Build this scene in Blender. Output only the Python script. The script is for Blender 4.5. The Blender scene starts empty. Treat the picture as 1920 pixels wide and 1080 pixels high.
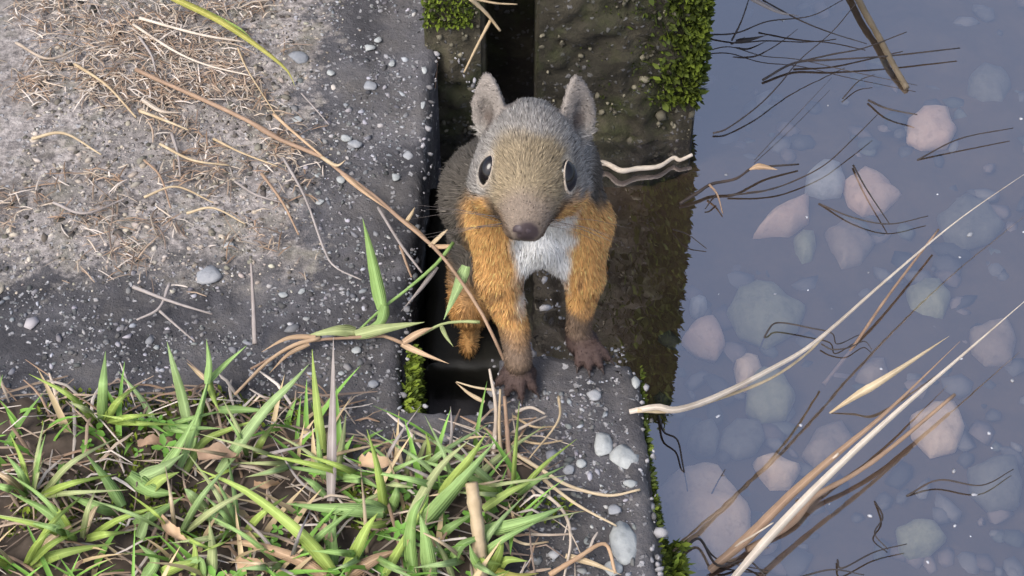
import bpy, bmesh, math, random
import numpy as np
from mathutils import Vector, noise
from mathutils.geometry import delaunay_2d_cdt

random.seed(7); rng = np.random.default_rng(7)
sc = bpy.context.scene
C = sc.collection

# ------------------------------------------------------------------ camera, sky, sun, exposure
CAMH, PITCH, FPX = 0.51, math.radians(48), 3400.0
cam = bpy.data.objects.new('camera', bpy.data.cameras.new('camera'))
C.objects.link(cam); sc.camera = cam
cam.location = (0, 0, CAMH); cam.rotation_euler = (math.radians(90) - PITCH, 0, 0)
cam.data.sensor_width = 36; cam.data.lens = 36 * FPX / 1920
cam.data.clip_start = 0.02; cam.data.clip_end = 300

SUN_EL, SUN_AZ = math.radians(50), math.radians(-135)      # azimuth from +Y, negative = left
w = bpy.data.worlds.new('World'); sc.world = w; w.use_nodes = True
wn = w.node_tree; bg = wn.nodes['Background']
sky = wn.nodes.new('ShaderNodeTexSky'); sky.sky_type = 'NISHITA'; sky.sun_disc = False
sky.sun_elevation = SUN_EL; sky.sun_rotation = SUN_AZ
sky.air_density = 1.0; sky.dust_density = 4.0; sky.ozone_density = 2.0
hs = wn.nodes.new('ShaderNodeHueSaturation'); hs.inputs['Saturation'].default_value = 0.78
wn.links.new(sky.outputs[0], hs.inputs['Color']); wn.links.new(hs.outputs[0], bg.inputs[0])
bg.inputs[1].default_value = 0.15

sun = bpy.data.objects.new('sun', bpy.data.lights.new('sun', 'SUN')); C.objects.link(sun)
sun.data.energy = 1.5; sun.data.angle = math.radians(32); sun.data.color = (1, .96, .9)
sd = Vector((math.sin(SUN_AZ) * math.cos(SUN_EL), math.cos(SUN_AZ) * math.cos(SUN_EL), math.sin(SUN_EL)))
sun.rotation_euler = sd.to_track_quat('Z', 'Y').to_euler()
sc.view_settings.view_transform = 'Standard'; sc.view_settings.look = 'None'
sc.view_settings.exposure = 0.75; sc.view_settings.gamma = 1; sc.view_settings.use_curve_mapping = False

# ------------------------------------------------------------------ survey helpers: photo pixel -> point on a level / upright plane
cP, sP = math.cos(PITCH), math.sin(PITCH)
def ray(u, v):
    a = (540 - v) / FPX
    return Vector(((u - 960) / FPX, cP + a * sP, -sP + a * cP))
def G(u, v, z=0.0):
    d = ray(u, v); t = (z - CAMH) / d.z
    return Vector((d.x * t, d.y * t, z))
def AY(u, v, y):
    d = ray(u, v); t = y / d.y
    return Vector((d.x * t, y, CAMH + d.z * t))
PX = 0.65 / FPX            # metres covered by one photo pixel near the squirrel

WZ = -0.050                # water level; the slab top is z = 0
BEDZ = WZ - 0.022

# ------------------------------------------------------------------ object helpers
def link(o, parent=None):
    C.objects.link(o)
    if parent is not None: o.parent = parent
    return o
def tag(o, label=None, cat=None, group=None, kind=None):
    if label: o['label'] = label
    if cat: o['category'] = cat
    if group: o['group'] = group
    if kind: o['kind'] = kind
    return o
def mesh_obj(name, V, F, mat, parent=None, smooth=True, across=None):
    me = bpy.data.meshes.new(name)
    me.from_pydata([tuple(v) for v in V], [], [tuple(f) for f in F])
    if smooth: me.polygons.foreach_set('use_smooth', [True] * len(me.polygons))
    if across: me.attributes.new('across', 'FLOAT', 'POINT').data.foreach_set('value', (across * (len(V) // len(across) + 1))[:len(V)])
    me.materials.append(mat); me.update()
    return link(bpy.data.objects.new(name, me), parent)
def np_mesh(name, V, F, mat, col=None, parent=None, smooth=True, normals=None):
    """V (n,3), F (m,k) with k = 3 or 4, as one mesh, quickly."""
    V = np.asarray(V, np.float32); F = np.asarray(F, np.int32)
    me = bpy.data.meshes.new(name); k = F.shape[1]
    me.vertices.add(len(V)); me.vertices.foreach_set('co', V.ravel())
    me.loops.add(F.size); me.loops.foreach_set('vertex_index', F.ravel())
    me.polygons.add(len(F)); me.polygons.foreach_set('loop_start', np.arange(0, F.size, k, dtype=np.int32))
    if smooth: me.polygons.foreach_set('use_smooth', np.ones(len(F), bool))
    me.update(calc_edges=True); me.validate()
    if col is not None:
        a = me.color_attributes.new('Col', 'FLOAT_COLOR', 'POINT')
        c4 = np.ones((len(V), 4), np.float32); c4[:, :3] = col; a.data.foreach_set('color', c4.ravel())
    if normals is not None:
        me.normals_split_custom_set_from_vertices([tuple(n) for n in np.asarray(normals, float)])
    me.materials.append(mat)
    return link(bpy.data.objects.new(name, me), parent)
def empty(name, loc):
    o = bpy.data.objects.new(name, None); o.location = loc; o.empty_display_size = .01
    return link(o)

class Soup:                # many tiny pieces gathered into one mesh
    def __init__(s): s.v, s.f, s.c, s.n = [], [], [], 0
    def add(s, V, F, col):
        V = np.asarray(V, float); s.v.append(V); s.f.append(np.asarray(F, int) + s.n)
        s.c.append(np.broadcast_to(np.asarray(col, float), (len(V), 3))); s.n += len(V)
    def build(s, name, mat, parent=None, smooth=True):
        return np_mesh(name, np.vstack(s.v), np.vstack(s.f), mat, np.vstack(s.c), parent, smooth)

def hash3(i, j, k, seed):
    h = (i * 374761393 + j * 668265263 + k * 2147483647 + seed * 1442695041) & 0xFFFFFFFF
    h = ((h ^ (h >> 13)) * 1274126177) & 0xFFFFFFFF
    return ((h ^ (h >> 16)) & 0xFFFF) / 65535.0
def vnoise(P, scale, seed=0):      # value noise on an (n,3) array
    Q = np.asarray(P, float) * scale; I = np.floor(Q).astype(np.int64); f = Q - I; f = f * f * (3 - 2 * f)
    r = 0
    for a in (0, 1):
        for b in (0, 1):
            for c in (0, 1):
                wgt = (f[:, 0] if a else 1 - f[:, 0]) * (f[:, 1] if b else 1 - f[:, 1]) * (f[:, 2] if c else 1 - f[:, 2])
                r = r + wgt * hash3(I[:, 0] + a, I[:, 1] + b, I[:, 2] + c, seed)
    return r
def sstep(a, b, x):
    t = np.clip((np.asarray(x, float) - a) / (b - a), 0, 1); return t * t * (3 - 2 * t)

def spline(pts, n=10):
    P = [Vector(p) for p in pts]
    if len(P) == 2: P = [P[0], P[0].lerp(P[1], .5), P[1]]
    Q = [P[0] * 2 - P[1]] + P + [P[-1] * 2 - P[-2]]; out = []
    seg = len(P) - 1; per = max(2, int(math.ceil(n / seg)))
    for i in range(seg):
        a, b, c, d = Q[i:i + 4]
        for k in range(per):
            t = k / per
            out.append(.5 * (2 * b + (c - a) * t + (2 * a - 5 * b + 4 * c - d) * t * t + (3 * b - a - 3 * c + d) * t ** 3))
    out.append(P[-1].copy()); return out
def tube(pts, r0, r1=None, n=6, wob=0.0, knots=()):
    r1 = r0 if r1 is None else r1; V, F = [], []; m = len(pts)
    for i, p in enumerate(pts):
        T = (pts[min(i + 1, m - 1)] - pts[max(i - 1, 0)]).normalized()
        s = T.cross(Vector((0, 0, 1)));  s = s.normalized() if s.length > 1e-4 else Vector((1, 0, 0))
        u2 = s.cross(T).normalized(); r = r0 + (r1 - r0) * i / (m - 1); r *= 1 + wob * random.uniform(-1, 1)
        for kk in knots:
            r *= 1 + .6 * math.exp(-((i / (m - 1) - kk) / .012) ** 2)
        for k in range(n):
            a = 2 * math.pi * k / n; V.append(p + s * math.cos(a) * r + u2 * math.sin(a) * r)
    for i in range(m - 1):
        for k in range(n):
            F.append((i * n + k, i * n + (k + 1) % n, (i + 1) * n + (k + 1) % n, (i + 1) * n + k))
    F.append(tuple(range(n - 1, -1, -1))); F.append(tuple(range((m - 1) * n, m * n)))
    return V, F
def blade(pts, width, tilt=0.0, fold=.28, base=.7, peak=.18, twist=0.0):
    """a leaf blade folded along its midrib: three points per cross-section and a thin underside"""
    V, F = [], []; m = len(pts); th = .00018
    for i, p in enumerate(pts):
        t = i / (m - 1)
        T = (pts[min(i + 1, m - 1)] - pts[max(i - 1, 0)]).normalized()
        N = Vector((math.sin(tilt + twist * t), -.55, .85)); s = T.cross(N); s = s.normalized() if s.length > 1e-4 else Vector((1, 0, 0))
        nn = s.cross(T).normalized()
        f = base + (1 - base) * min(1, t / peak) if t < peak else max(0.02, (1 - ((t - peak) / (1 - peak)) ** 1.5))
        hw = width * .5 * f; jit = 1 + .05 * random.uniform(-1, 1)
        V += [p - s * hw * jit, p - nn * hw * fold * 2, p + s * hw]
        V += [p - s * hw * jit * .9 - nn * th, p - nn * (hw * fold * 2 + th), p + s * hw * .9 - nn * th]
    for i in range(m - 1):
        a, b = i * 6, (i + 1) * 6
        F += [(a, a + 1, b + 1, b), (a + 1, a + 2, b + 2, b + 1), (a + 3, b + 3, b + 4, a + 4), (a + 4, b + 4, b + 5, a + 5),
              (a, b, b + 3, a + 3), (a + 2, a + 5, b + 5, b + 2)]
    return V, F

# ------------------------------------------------------------------ materials
def M(name):
    m = bpy.data.materials.new(name); m.use_nodes = True
    nt = m.node_tree; b = nt.nodes['Principled BSDF']; b.inputs['Specular IOR Level'].default_value = .3
    return m, nt, b
def nd(nt, typ, **kw):
    n = nt.nodes.new(typ)
    for k, v in kw.items():
        if k in n.inputs: n.inputs[k].default_value = v
        else: setattr(n, k, v)
    return n
def mixc(nt, fac, a, b, blend='MIX'):
    n = nt.nodes.new('ShaderNodeMix'); n.data_type = 'RGBA'; n.blend_type = blend
    for sock, val in ((n.inputs[0], fac), (n.inputs[6], a), (n.inputs[7], b)):
        if hasattr(val, 'is_linked') or hasattr(val, 'links'): nt.links.new(val, sock)
        elif isinstance(val, (int, float)): sock.default_value = val
        else: sock.default_value = (*val, 1)
    return n.outputs[2]
def ramp(nt, src, stops):
    n = nt.nodes.new('ShaderNodeValToRGB'); e = n.color_ramp.elements
    while len(e) < len(stops): e.new(.5)
    for el, (p, c) in zip(e, stops):
        el.position = p; el.color = (c, c, c, 1) if isinstance(c, (int, float)) else (*c, 1)
    nt.links.new(src, n.inputs[0]); return n.outputs[0]
def geo(nt): return nt.nodes.new('ShaderNodeNewGeometry').outputs['Position']
def noise_t(nt, vec, scale, detail=4, rough=.6, dist=0):
    n = nd(nt, 'ShaderNodeTexNoise', Scale=scale, Detail=detail, Roughness=rough, Distortion=dist)
    nt.links.new(vec, n.inputs['Vector']); return n.outputs['Fac']
def vor(nt, vec, scale, out='Distance'):
    n = nd(nt, 'ShaderNodeTexVoronoi', Scale=scale); nt.links.new(vec, n.inputs['Vector']); return n.outputs[out]
def bump(nt, b, h, strength=.4, dist=.001):
    n = nd(nt, 'ShaderNodeBump', Strength=strength, Distance=dist); nt.links.new(h, n.inputs['Height'])
    nt.links.new(n.outputs[0], b.inputs['Normal'])
def math_n(nt, op, a, b=0.0):
    n = nt.nodes.new('ShaderNodeMath'); n.operation = op
    for s, v in ((n.inputs[0], a), (n.inputs[1], b)):
        if isinstance(v, (int, float)): s.default_value = v
        else: nt.links.new(v, s)
    return n.outputs[0]

def mat_concrete(name, dark, mid, crust=True, speck=.42, green=0.0):
    m, nt, b = M(name); p = geo(nt)
    base = mixc(nt, ramp(nt, noise_t(nt, p, 45, 6), [(.32, 0.), (.68, 1.)]), dark, mid)
    blot = ramp(nt, noise_t(nt, p, 14, 5, .7, .4), [(.42, 0.), (.62, 1.)])
    base = mixc(nt, blot, base, tuple(c * .62 for c in dark))
    if crust:
        sep = nt.nodes.new('ShaderNodeSeparateXYZ'); nt.links.new(p, sep.inputs[0])
        n1 = math_n(nt, 'MULTIPLY', math_n(nt, 'SUBTRACT', noise_t(nt, p, 60, 8, .75), .5), .13)
        ex = math_n(nt, 'SUBTRACT', math_n(nt, 'MULTIPLY', sep.outputs[0], -1), .082)        # x < -0.082
        ey = math_n(nt, 'SUBTRACT', sep.outputs[1], .468)                                     # y > 0.468
        e = math_n(nt, 'ADD', math_n(nt, 'MINIMUM', ex, ey), n1)
        mask = ramp(nt, math_n(nt, 'ADD', math_n(nt, 'MULTIPLY', e, 14), .5), [(.42, 0.), (.62, 1.)])
        cr = mixc(nt, ramp(nt, noise_t(nt, p, 330, 4, .7), [(.35, 0.), (.65, 1.)]), (.12, .105, .10), (.52, .465, .435))
        cr = mixc(nt, ramp(nt, noise_t(nt, p, 60, 3), [(.5, 0.), (.7, .6)]), cr, (.22, .21, .15))
        cr = mixc(nt, ramp(nt, noise_t(nt, p, 34, 7, .7), [(.52, 0.), (.66, .75)]), cr, (.095, .08, .068))
        base = mixc(nt, math_n(nt, 'MULTIPLY', mask, .82), base, cr)
    wv = nt.nodes.new('ShaderNodeVectorMath'); wv.operation = 'MULTIPLY_ADD'; nz_ = nd(nt, 'ShaderNodeTexNoise', Scale=420., Detail=3.); nt.links.new(p, nz_.inputs['Vector']); nt.links.new(nz_.outputs['Color'], wv.inputs[0]); wv.inputs[1].default_value = (.004, .004, .004); nt.links.new(p, wv.inputs[2]); p0 = p; p = wv.outputs[0]
    cell = vor(nt, p, 420, 'Color'); sx = nt.nodes.new('ShaderNodeSeparateColor'); nt.links.new(cell, sx.inputs[0])
    dist = vor(nt, p, 420)
    sp = math_n(nt, 'MULTIPLY', ramp(nt, sx.outputs[0], [(.74, 0.), (.82, 1.)]), ramp(nt, dist, [(.30, 1.), (.48, 0.)]))
    p = p0; base = mixc(nt, math_n(nt, 'MULTIPLY', sp, ramp(nt, sx.outputs[1], [(0., .25), (1., 1.)])), base, (speck, speck * .98, speck))
    base = mixc(nt, ramp(nt, noise_t(nt, p, 24, 6, .7), [(.48, 0.), (.66, .55)]), base, (.13, .118, .108) if crust else (.05, .045, .033))
    if green:
        g = math_n(nt, 'MULTIPLY', ramp(nt, noise_t(nt, p, 30, 5, .7), [(.45, 0.), (.68, 1.)]), green)
        base = mixc(nt, g, base, (.045, .055, .016))
    nt.links.new(base, b.inputs['Base Color']); b.inputs['Roughness'].default_value = .85
    hgt = math_n(nt, 'ADD', noise_t(nt, p, 420, 5, .7), math_n(nt, 'MULTIPLY', sp, .7))
    hgt = math_n(nt, 'ADD', hgt, noise_t(nt, p, 90, 3))
    bump(nt, b, hgt, .8, .0015)
    return m
CONC = mat_concrete('weathered_concrete', (.058, .056, .062), (.14, .134, .142))
WETC = mat_concrete('damp_dark_concrete', (.030, .026, .017), (.115, .10, .07), crust=False, speck=.16, green=.85)

def mat_vcol(name, rough=.7, spec=.25, trans=0.0):
    m, nt, b = M(name); a = nt.nodes.new('ShaderNodeVertexColor'); a.layer_name = 'Col'
    nt.links.new(a.outputs[0], b.inputs['Base Color']); b.inputs['Roughness'].default_value = rough
    b.inputs['Specular IOR Level'].default_value = spec
    if trans:
        tr = nt.nodes.new('ShaderNodeBsdfTranslucent'); nt.links.new(a.outputs[0], tr.inputs[0]); mx = nt.nodes.new('ShaderNodeMixShader'); mx.inputs[0].default_value = trans
        nt.links.new(b.outputs[0], mx.inputs[1]); nt.links.new(tr.outputs[0], mx.inputs[2]); nt.links.new(mx.outputs[0], nt.nodes['Material Output'].inputs[0])
    return m
GRAIN = mat_vcol('grit', .75); LITTER = mat_vcol('dry_litter', .8, .15); MOSS = mat_vcol('moss_leaf', .7, .2); TURF = mat_vcol('small_leaves', .5, .3)
FUR = mat_vcol('fur_hair', .6, .25, .2); SKIN = mat_vcol('squirrel_skin', .75, .2)

def mat_leaf(name, c0, c1, rough=.45, tip=None, transl=.25):
    m, nt, b = M(name); oi = nt.nodes.new('ShaderNodeObjectInfo'); p = geo(nt)
    col = mixc(nt, oi.outputs['Random'], c0, c1)
    col = mixc(nt, ramp(nt, noise_t(nt, p, 130, 4), [(.4, 0.), (.75, .5)]), col, tuple(min(1, c * 1.5 + .02) for c in c1))
    col = mixc(nt, ramp(nt, noise_t(nt, p, 40, 2), [(.50, 0.), (.70, .6)]), col, tip or c0)
    at_ = nt.nodes.new('ShaderNodeAttribute'); at_.attribute_name = 'across'
    vein = math_n(nt, 'MULTIPLY', math_n(nt, 'ADD', math_n(nt, 'SINE', math_n(nt, 'MULTIPLY', at_.outputs['Fac'], 44)), 1), .5)
    mid = math_n(nt, 'LESS_THAN', math_n(nt, 'ABSOLUTE', math_n(nt, 'SUBTRACT', at_.outputs['Fac'], .5)), .07)
    col = mixc(nt, math_n(nt, 'MULTIPLY', vein, .12), col, tuple(c * .55 for c in c0)); col = mixc(nt, math_n(nt, 'MULTIPLY', mid, .4), col, tuple(min(1, c * 1.5 + .04) for c in c1))
    nt.links.new(col, b.inputs['Base Color']); b.inputs['Roughness'].default_value = rough
    bump(nt, b, math_n(nt, 'ADD', noise_t(nt, p, 900, 2), vein), .35, .0004)
    if transl:
        out = nt.nodes['Material Output']; tr = nt.nodes.new('ShaderNodeBsdfTranslucent'); nt.links.new(col, tr.inputs[0])
        mx = nt.nodes.new('ShaderNodeMixShader'); mx.inputs[0].default_value = transl
        nt.links.new(b.outputs[0], mx.inputs[1]); nt.links.new(tr.outputs[0], mx.inputs[2]); nt.links.new(mx.outputs[0], out.inputs[0])
    return m
LEAF = {
    'green': mat_leaf('grass_green', (.26, .41, .12), (.32, .47, .17)),
    'blue': mat_leaf('grass_bluish', (.27, .39, .15), (.34, .46, .20)),
    'lime': mat_leaf('grass_lime', (.34, .46, .09), (.40, .51, .14)),
    'pale': mat_leaf('grass_pale', (.34, .40, .17), (.42, .46, .22)),
    'yellow': mat_leaf('grass_yellowing', (.36, .36, .07), (.42, .38, .11), tip=(.22, .32, .07)),
    'straw': mat_leaf('straw', (.44, .33, .20), (.52, .42, .28), .6, (.30, .20, .10), .1),
    'white': mat_leaf('bleached_straw', (.50, .42, .34), (.60, .52, .43), .65, (.26, .18, .12), .1),
    'brown': mat_leaf('brown_stem', (.24, .155, .105), (.32, .215, .145), .65, (.40, .27, .17), .05),
    'orange': mat_leaf('tan_sheath', (.43, .28, .165), (.50, .35, .22), .6, (.26, .15, .09), .1),
    'grey': mat_leaf('grey_stem', (.27, .23, .21), (.34, .30, .28), .7, (.20, .17, .16), .05),
    'olive': mat_leaf('olive_reed', (.10, .085, .05), (.14, .11, .075), .6, (.16, .09, .07), .05),
    'black': mat_leaf('dark_wet_twig', (.022, .018, .018), (.045, .035, .03), .5, (.09, .06, .045), 0),
}
def mat_stone(name, c, c2, rough=.6):
    m, nt, b = M(name); p = geo(nt)
    col = mixc(nt, ramp(nt, noise_t(nt, p, 70, 6, .7), [(.35, 0.), (.65, 1.)]), c, c2)
    col = mixc(nt, ramp(nt, noise_t(nt, p, 260, 3), [(.55, 0.), (.75, .5)]), col, tuple(x * .55 for x in c))
    nt.links.new(col, b.inputs['Base Color']); b.inputs['Roughness'].default_value = rough
    bump(nt, b, noise_t(nt, p, 160, 5, .65), .5, .0015); return m
def mat_plain(name, c, rough=.6, spec=.3, nscale=200, var=.5):
    m, nt, b = M(name); p = geo(nt)
    col = mixc(nt, noise_t(nt, p, nscale, 4), tuple(x * (1 - var) for x in c), tuple(min(1, x * (1 + var)) for x in c))
    nt.links.new(col, b.inputs['Base Color']); b.inputs['Roughness'].default_value = rough; b.inputs['Specular IOR Level'].default_value = spec
    bump(nt, b, noise_t(nt, p, nscale * 3, 4), .3, .0006); return m
SOIL = mat_plain('soil', (.085, .066, .052), .95, .1, 150, .7)
BED = mat_plain('stream_silt', (.085, .055, .028), .9, .2, 60, .6)

def mat_water():
    m, nt, b = M('still_water'); nt.nodes.remove(b); out = nt.nodes['Material Output']
    p = geo(nt)
    tr = nd(nt, 'ShaderNodeBsdfTransparent'); tr.inputs[0].default_value = (.93, .94, .95, 1)
    gl = nd(nt, 'ShaderNodeBsdfGlossy'); gl.inputs['Roughness'].default_value = 0.0; gl.inputs[0].default_value = (1, .96, 1, 1)
    di = nd(nt, 'ShaderNodeBsdfDiffuse'); di.inputs[0].default_value = (.17, .19, .32, 1)      # silt hanging in the water
    m1 = nt.nodes.new('ShaderNodeMixShader'); m1.inputs[0].default_value = .02
    nt.links.new(tr.outputs[0], m1.inputs[1]); nt.links.new(di.outputs[0], m1.inputs[2])
    lw = nd(nt, 'ShaderNodeLayerWeight'); lw.inputs['Blend'].default_value = .5              # facing term, same from above and below
    fr = math_n(nt, 'ADD', math_n(nt, 'MULTIPLY', math_n(nt, 'POWER', lw.outputs['Facing'], 5), .61), .39)
    m2 = nt.nodes.new('ShaderNodeMixShader'); nt.links.new(fr, m2.inputs[0])
    nt.links.new(m1.outputs[0], m2.inputs[1]); nt.links.new(gl.outputs[0], m2.inputs[2])
    bp = nd(nt, 'ShaderNodeBump', Strength=.25, Distance=.0006); nt.links.new(noise_t(nt, p, 35, 3), bp.inputs['Height'])
    nt.links.new(bp.outputs[0], gl.inputs['Normal'])
    nt.links.new(m2.outputs[0], out.inputs[0]); return m
WATER = mat_water()

# ------------------------------------------------------------------ the setting: stream bed, water
def grid_sheet(name, x0, x1, y0, y1, nx, ny, zf, mat, keep=None):
    X, Y = np.meshgrid(np.linspace(x0, x1, nx), np.linspace(y0, y1, ny)); P = np.stack([X.ravel(), Y.ravel(), np.zeros(X.size)], 1)
    P[:, 2] = zf(P); i = (np.arange(ny - 1)[:, None] * nx + np.arange(nx - 1)[None]).ravel()
    F = np.stack([i, i + 1, i + nx + 1, i + nx], 1)
    if keep is not None: F = F[keep(P)[F].all(1)]
    return np_mesh(name, P, F, mat)
tag(grid_sheet('stream_bed', -.6, 1.0, .1, 1.4, 200, 160,
               lambda P: BEDZ - .012 + .012 * vnoise(P, 22, 3) + .006 * vnoise(P, 70, 4), BED), kind='structure')
tag(mesh_obj('ground', [(-60, -60, -.12), (60, -60, -.12), (60, 60, -.12), (-60, 60, -.12)], [(0, 1, 2, 3)], SOIL), kind='structure')
tag(mesh_obj('water', [(-3, -3, WZ), (6, -3, WZ), (6, 6, WZ), (-3, 6, WZ)], [(0, 1, 2, 3)], WATER), kind='structure')

# ------------------------------------------------------------------ concrete slab with its notch
def rough_outline(pts, step=.0026, amp=.0022, seed=0):
    out = []
    for a, b in zip(pts, pts[1:] + pts[:1]):
        a, b = Vector(a), Vector(b); L = (b - a).length; n = max(1, min(260, int(L / step)))
        d = (b - a) / max(L, 1e-9); nrm = Vector((d.y, -d.x))
        for k in range(n):
            p = a + (b - a) * (k / n); q = Vector((p.x, p.y, seed))
            out.append(p + nrm * (noise.noise(q * 90) * amp + noise.noise(q * 260) * amp * .7))
    return out
def relief(P): return -.0012 * vnoise(P, 40, 61) - .0008 * vnoise(P, 130, 62)      # hollows worn into the top
def slab(name, outline, ztop, zbot, mat, batter=None, rnd=.003, amp=.0015, seed=0, parent=None, worn=False):
    """outline counter-clockwise; broken edge rounded in three rings, sides leaning out by batter(p)"""
    O = rough_outline(outline, amp=amp, seed=seed); n = len(O); V, F = [], []
    nr = []
    for i in range(n):
        d = (O[(i + 1) % n] - O[i - 1]); d.normalize(); nr.append(Vector((d.y, -d.x)))
    def ring(off, z, zj=0):
        for p, q in zip(O, nr):
            o = off(p) if callable(off) else off
            c = p + q * o; V.append((c.x, c.y, z + zj * noise.noise(Vector((c.x * 200, c.y * 200, seed)))))
    bt = batter or (lambda p: 0.0)
    ring(-rnd * 1.7, ztop); ring(-rnd * .6, ztop - rnd * .28, .0007); ring(0, ztop - rnd, .0007)
    ring(lambda p: bt(p) * .5, ztop + (zbot - ztop) * .25, .001); ring(bt, zbot)
    for k in range(4):
        for i in range(n):
            j = (i + 1) % n; F.append((k * n + i, (k + 1) * n + i, (k + 1) * n + j, k * n + j))
    o = mesh_obj(name, V, F, mat, parent)
    rim = [Vector(v[:2]) for v in V[:n]]; pts = list(rim)
    xs = [p.x for p in rim]; ys = [p.y for p in rim]
    if worn:
        for gx_ in np.arange(-.30, .05, .004):
            for gy_ in np.arange(.30, .70, .004): pts.append(Vector((gx_ + random.uniform(-.001, .001), gy_ + random.uniform(-.001, .001))))
    cv, ce, cf, *_ = delaunay_2d_cdt(pts, [(i, (i + 1) % n) for i in range(n)], [list(range(n))], 1, 1e-6)
    TP = np.array([(p.x, p.y, 0.) for p in cv]); near_rim = np.ones(len(cv), bool)
    key = {(round(p.x, 6), round(p.y, 6)) for p in rim}
    near_rim = np.array([(round(p.x, 6), round(p.y, 6)) in key for p in cv]); tz = np.where(near_rim, 0.0, relief(TP) if worn else 0.0)
    TP[:, 2] = ztop + tz
    base = len(V); V2 = V + [tuple(p) for p in TP]; F2 = F + [tuple(base + i for i in (f if (cv[f[1]] - cv[f[0]]).cross(cv[f[2]] - cv[f[0]]) > 0 else f[::-1])) for f in cf]
    me = o.data; me.clear_geometry(); me.from_pydata(V2, [], F2); me.update()
    bm = bmesh.new(); bm.from_mesh(me); bmesh.ops.remove_doubles(bm, verts=bm.verts, dist=2e-6); bm.to_mesh(me); bm.free()
    me.polygons.foreach_set('use_smooth', [True] * len(me.polygons)); return o
def g2(u, v, z=0.0): p = G(u, v, z); return (p.x, p.y)
e_top = g2(826, 0); near = g2(1236, 1080)
SL = [(-1.6, -.9), (near[0] + .01, -.9), near, g2(1214, 860), g2(1200, 715), g2(1182, 678), g2(1110, 668), g2(1020, 660), g2(940, 668),
      g2(928, 720), g2(922, 768), g2(840, 768), g2(752, 764), g2(752, 650), g2(776, 500), g2(795, 330), g2(808, 160), e_top,
      (e_top[0] + .004, 1.6), (-1.6, 1.6)]
def lean(p): return .011 * float(sstep(.40, .34, p.y)) + .004 if p.x > .03 and p.y < .44 else 0.0
kerb = slab('concrete_slab', SL, 0.0, -.119, CONC, lean, seed=1, worn=True)
tag(kerb, 'grey weathered concrete slab with white grit and a notch cut in its edge', 'concrete slab')

# sunken step the hind feet stand on
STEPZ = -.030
st = slab('sunken_step', [(-.0345, .445), (.002, .445), (.002, .545), (-.0345, .545)], STEPZ, -.119, mat_plain('step_painted_shade', (.012, .011, .008), .5, .3, 120, .6), seed=5)  # near-black base colour paints in the shade down in the notch
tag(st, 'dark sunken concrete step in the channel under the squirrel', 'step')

# ------------------------------------------------------------------ upright pier behind, with a stop-board groove
BY = .600
PX0, PX1, GX0, GX1 = -.0375, .081, -.0125, .0105
pier = slab('concrete_pier', [(PX0, BY), (GX0, BY), (GX0, BY + .05), (GX1, BY + .05), (GX1, BY - .004), (PX1, BY - .004), (PX1, .95), (PX0, .95)],
            .16, -.119, WETC, seed=9, rnd=.004, amp=.002)
tag(pier, 'dark mossy concrete pier rising from the water behind the squirrel', 'pier')
# rough cast lumps on its face: one relief skin per face
def rough_face(x0, x1, y, z0, z1, seed):
    nx, nz = int((x1 - x0) / .0022) + 2, int((z1 - z0) / .0022) + 2
    X, Z = np.meshgrid(np.linspace(x0, x1, nx), np.linspace(z0, z1, nz)); P = np.stack([X.ravel(), np.zeros(X.size), Z.ravel()], 1)
    d = (vnoise(P, 70, seed) - .4) * .006 + (vnoise(P, 190, seed + 1) - .45) * .0045 + (vnoise(P, 420, seed + 2) - .5) * .002
    edge = np.minimum.reduce([P[:, 0] - x0, x1 - P[:, 0]]); d = d * sstep(0, .006, edge)
    P[:, 1] = y - .001 - np.maximum(d, -.0008); i = (np.arange(nz - 1)[:, None] * nx + np.arange(nx - 1)[None]).ravel()
    return np_mesh('rough_facing', P, np.stack([i, i + 1, i + nx + 1, i + nx], 1), WETC, parent=pier)
rough_face(GX1 + .001, PX1 - .001, BY - .005, -.10, .154, 20)
rough_face(PX0 + .001, GX0 - .001, BY - .001, -.10, .154, 30)

# ------------------------------------------------------------------ grit: pebbles set in the concrete
ico = bmesh.new(); bmesh.ops.create_icosphere(ico, subdivisions=1, radius=1); ico.verts.ensure_lookup_table()
I1V = np.array([v.co[:] for v in ico.verts]); I1F = np.array([[v.index for v in f.verts] for f in ico.faces]); ico.free()
def grain(soup, c, r, col, flat=.6):
    V = I1V * (1 + .22 * rng.standard_normal((len(I1V), 1))) * np.array([rng.uniform(.7, 1.7), rng.uniform(.6, 1.2), flat]) * r
    a = rng.uniform(0, 6.28); ca, sa = math.cos(a), math.sin(a)
    V = V @ np.array([[ca, sa, 0], [-sa, ca, 0], [0, 0, 1]]); soup.add(V + np.array(c), I1F, col)
def in_slab(x, y):
    xe = np.interp(y, [.30, .4135, .431, .432, .46, .52, .63, .70], [.046, .045, .043, -.036, -.035, -.034, -.033, -.031])
    ok = x < xe - .002
    if (.396 < y < .435) and (-.040 < x < -.004): ok = False
    return ok
s = Soup(); cand = np.stack([rng.uniform(-.20, .046, 40000), rng.uniform(.32, .665, 40000), np.zeros(40000)], 1); cn = vnoise(cand, 60, 8); cand[:, 2] = relief(cand); k = 0
for (x, y, zr), nv in zip(cand, cn):
    if k > 11000: break
    if not in_slab(x, y): continue
    crust = (x < -.085 + rng.normal(0, .010)) and (y > .468 + rng.normal(0, .008))
    if nv < (.20 if crust else .36): continue
    r = min(.0021, .00026 + rng.exponential(.00028))
    if crust: c = np.array((.42, .37, .32)) * (rng.uniform(.25, 1.2) if rng.random() < .75 else rng.uniform(.1, .3))
    else: c = np.array((.30, .295, .315)) * (rng.uniform(.6, 1.35) if rng.random() < .34 else rng.uniform(.15, .7))
    c = c * np.array([rng.uniform(.92, 1.06), 1, rng.uniform(.9, 1.06)])
    grain(s, (x, y, zr + r * .05), r, np.clip(c, 0, .75)); k += 1
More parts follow.
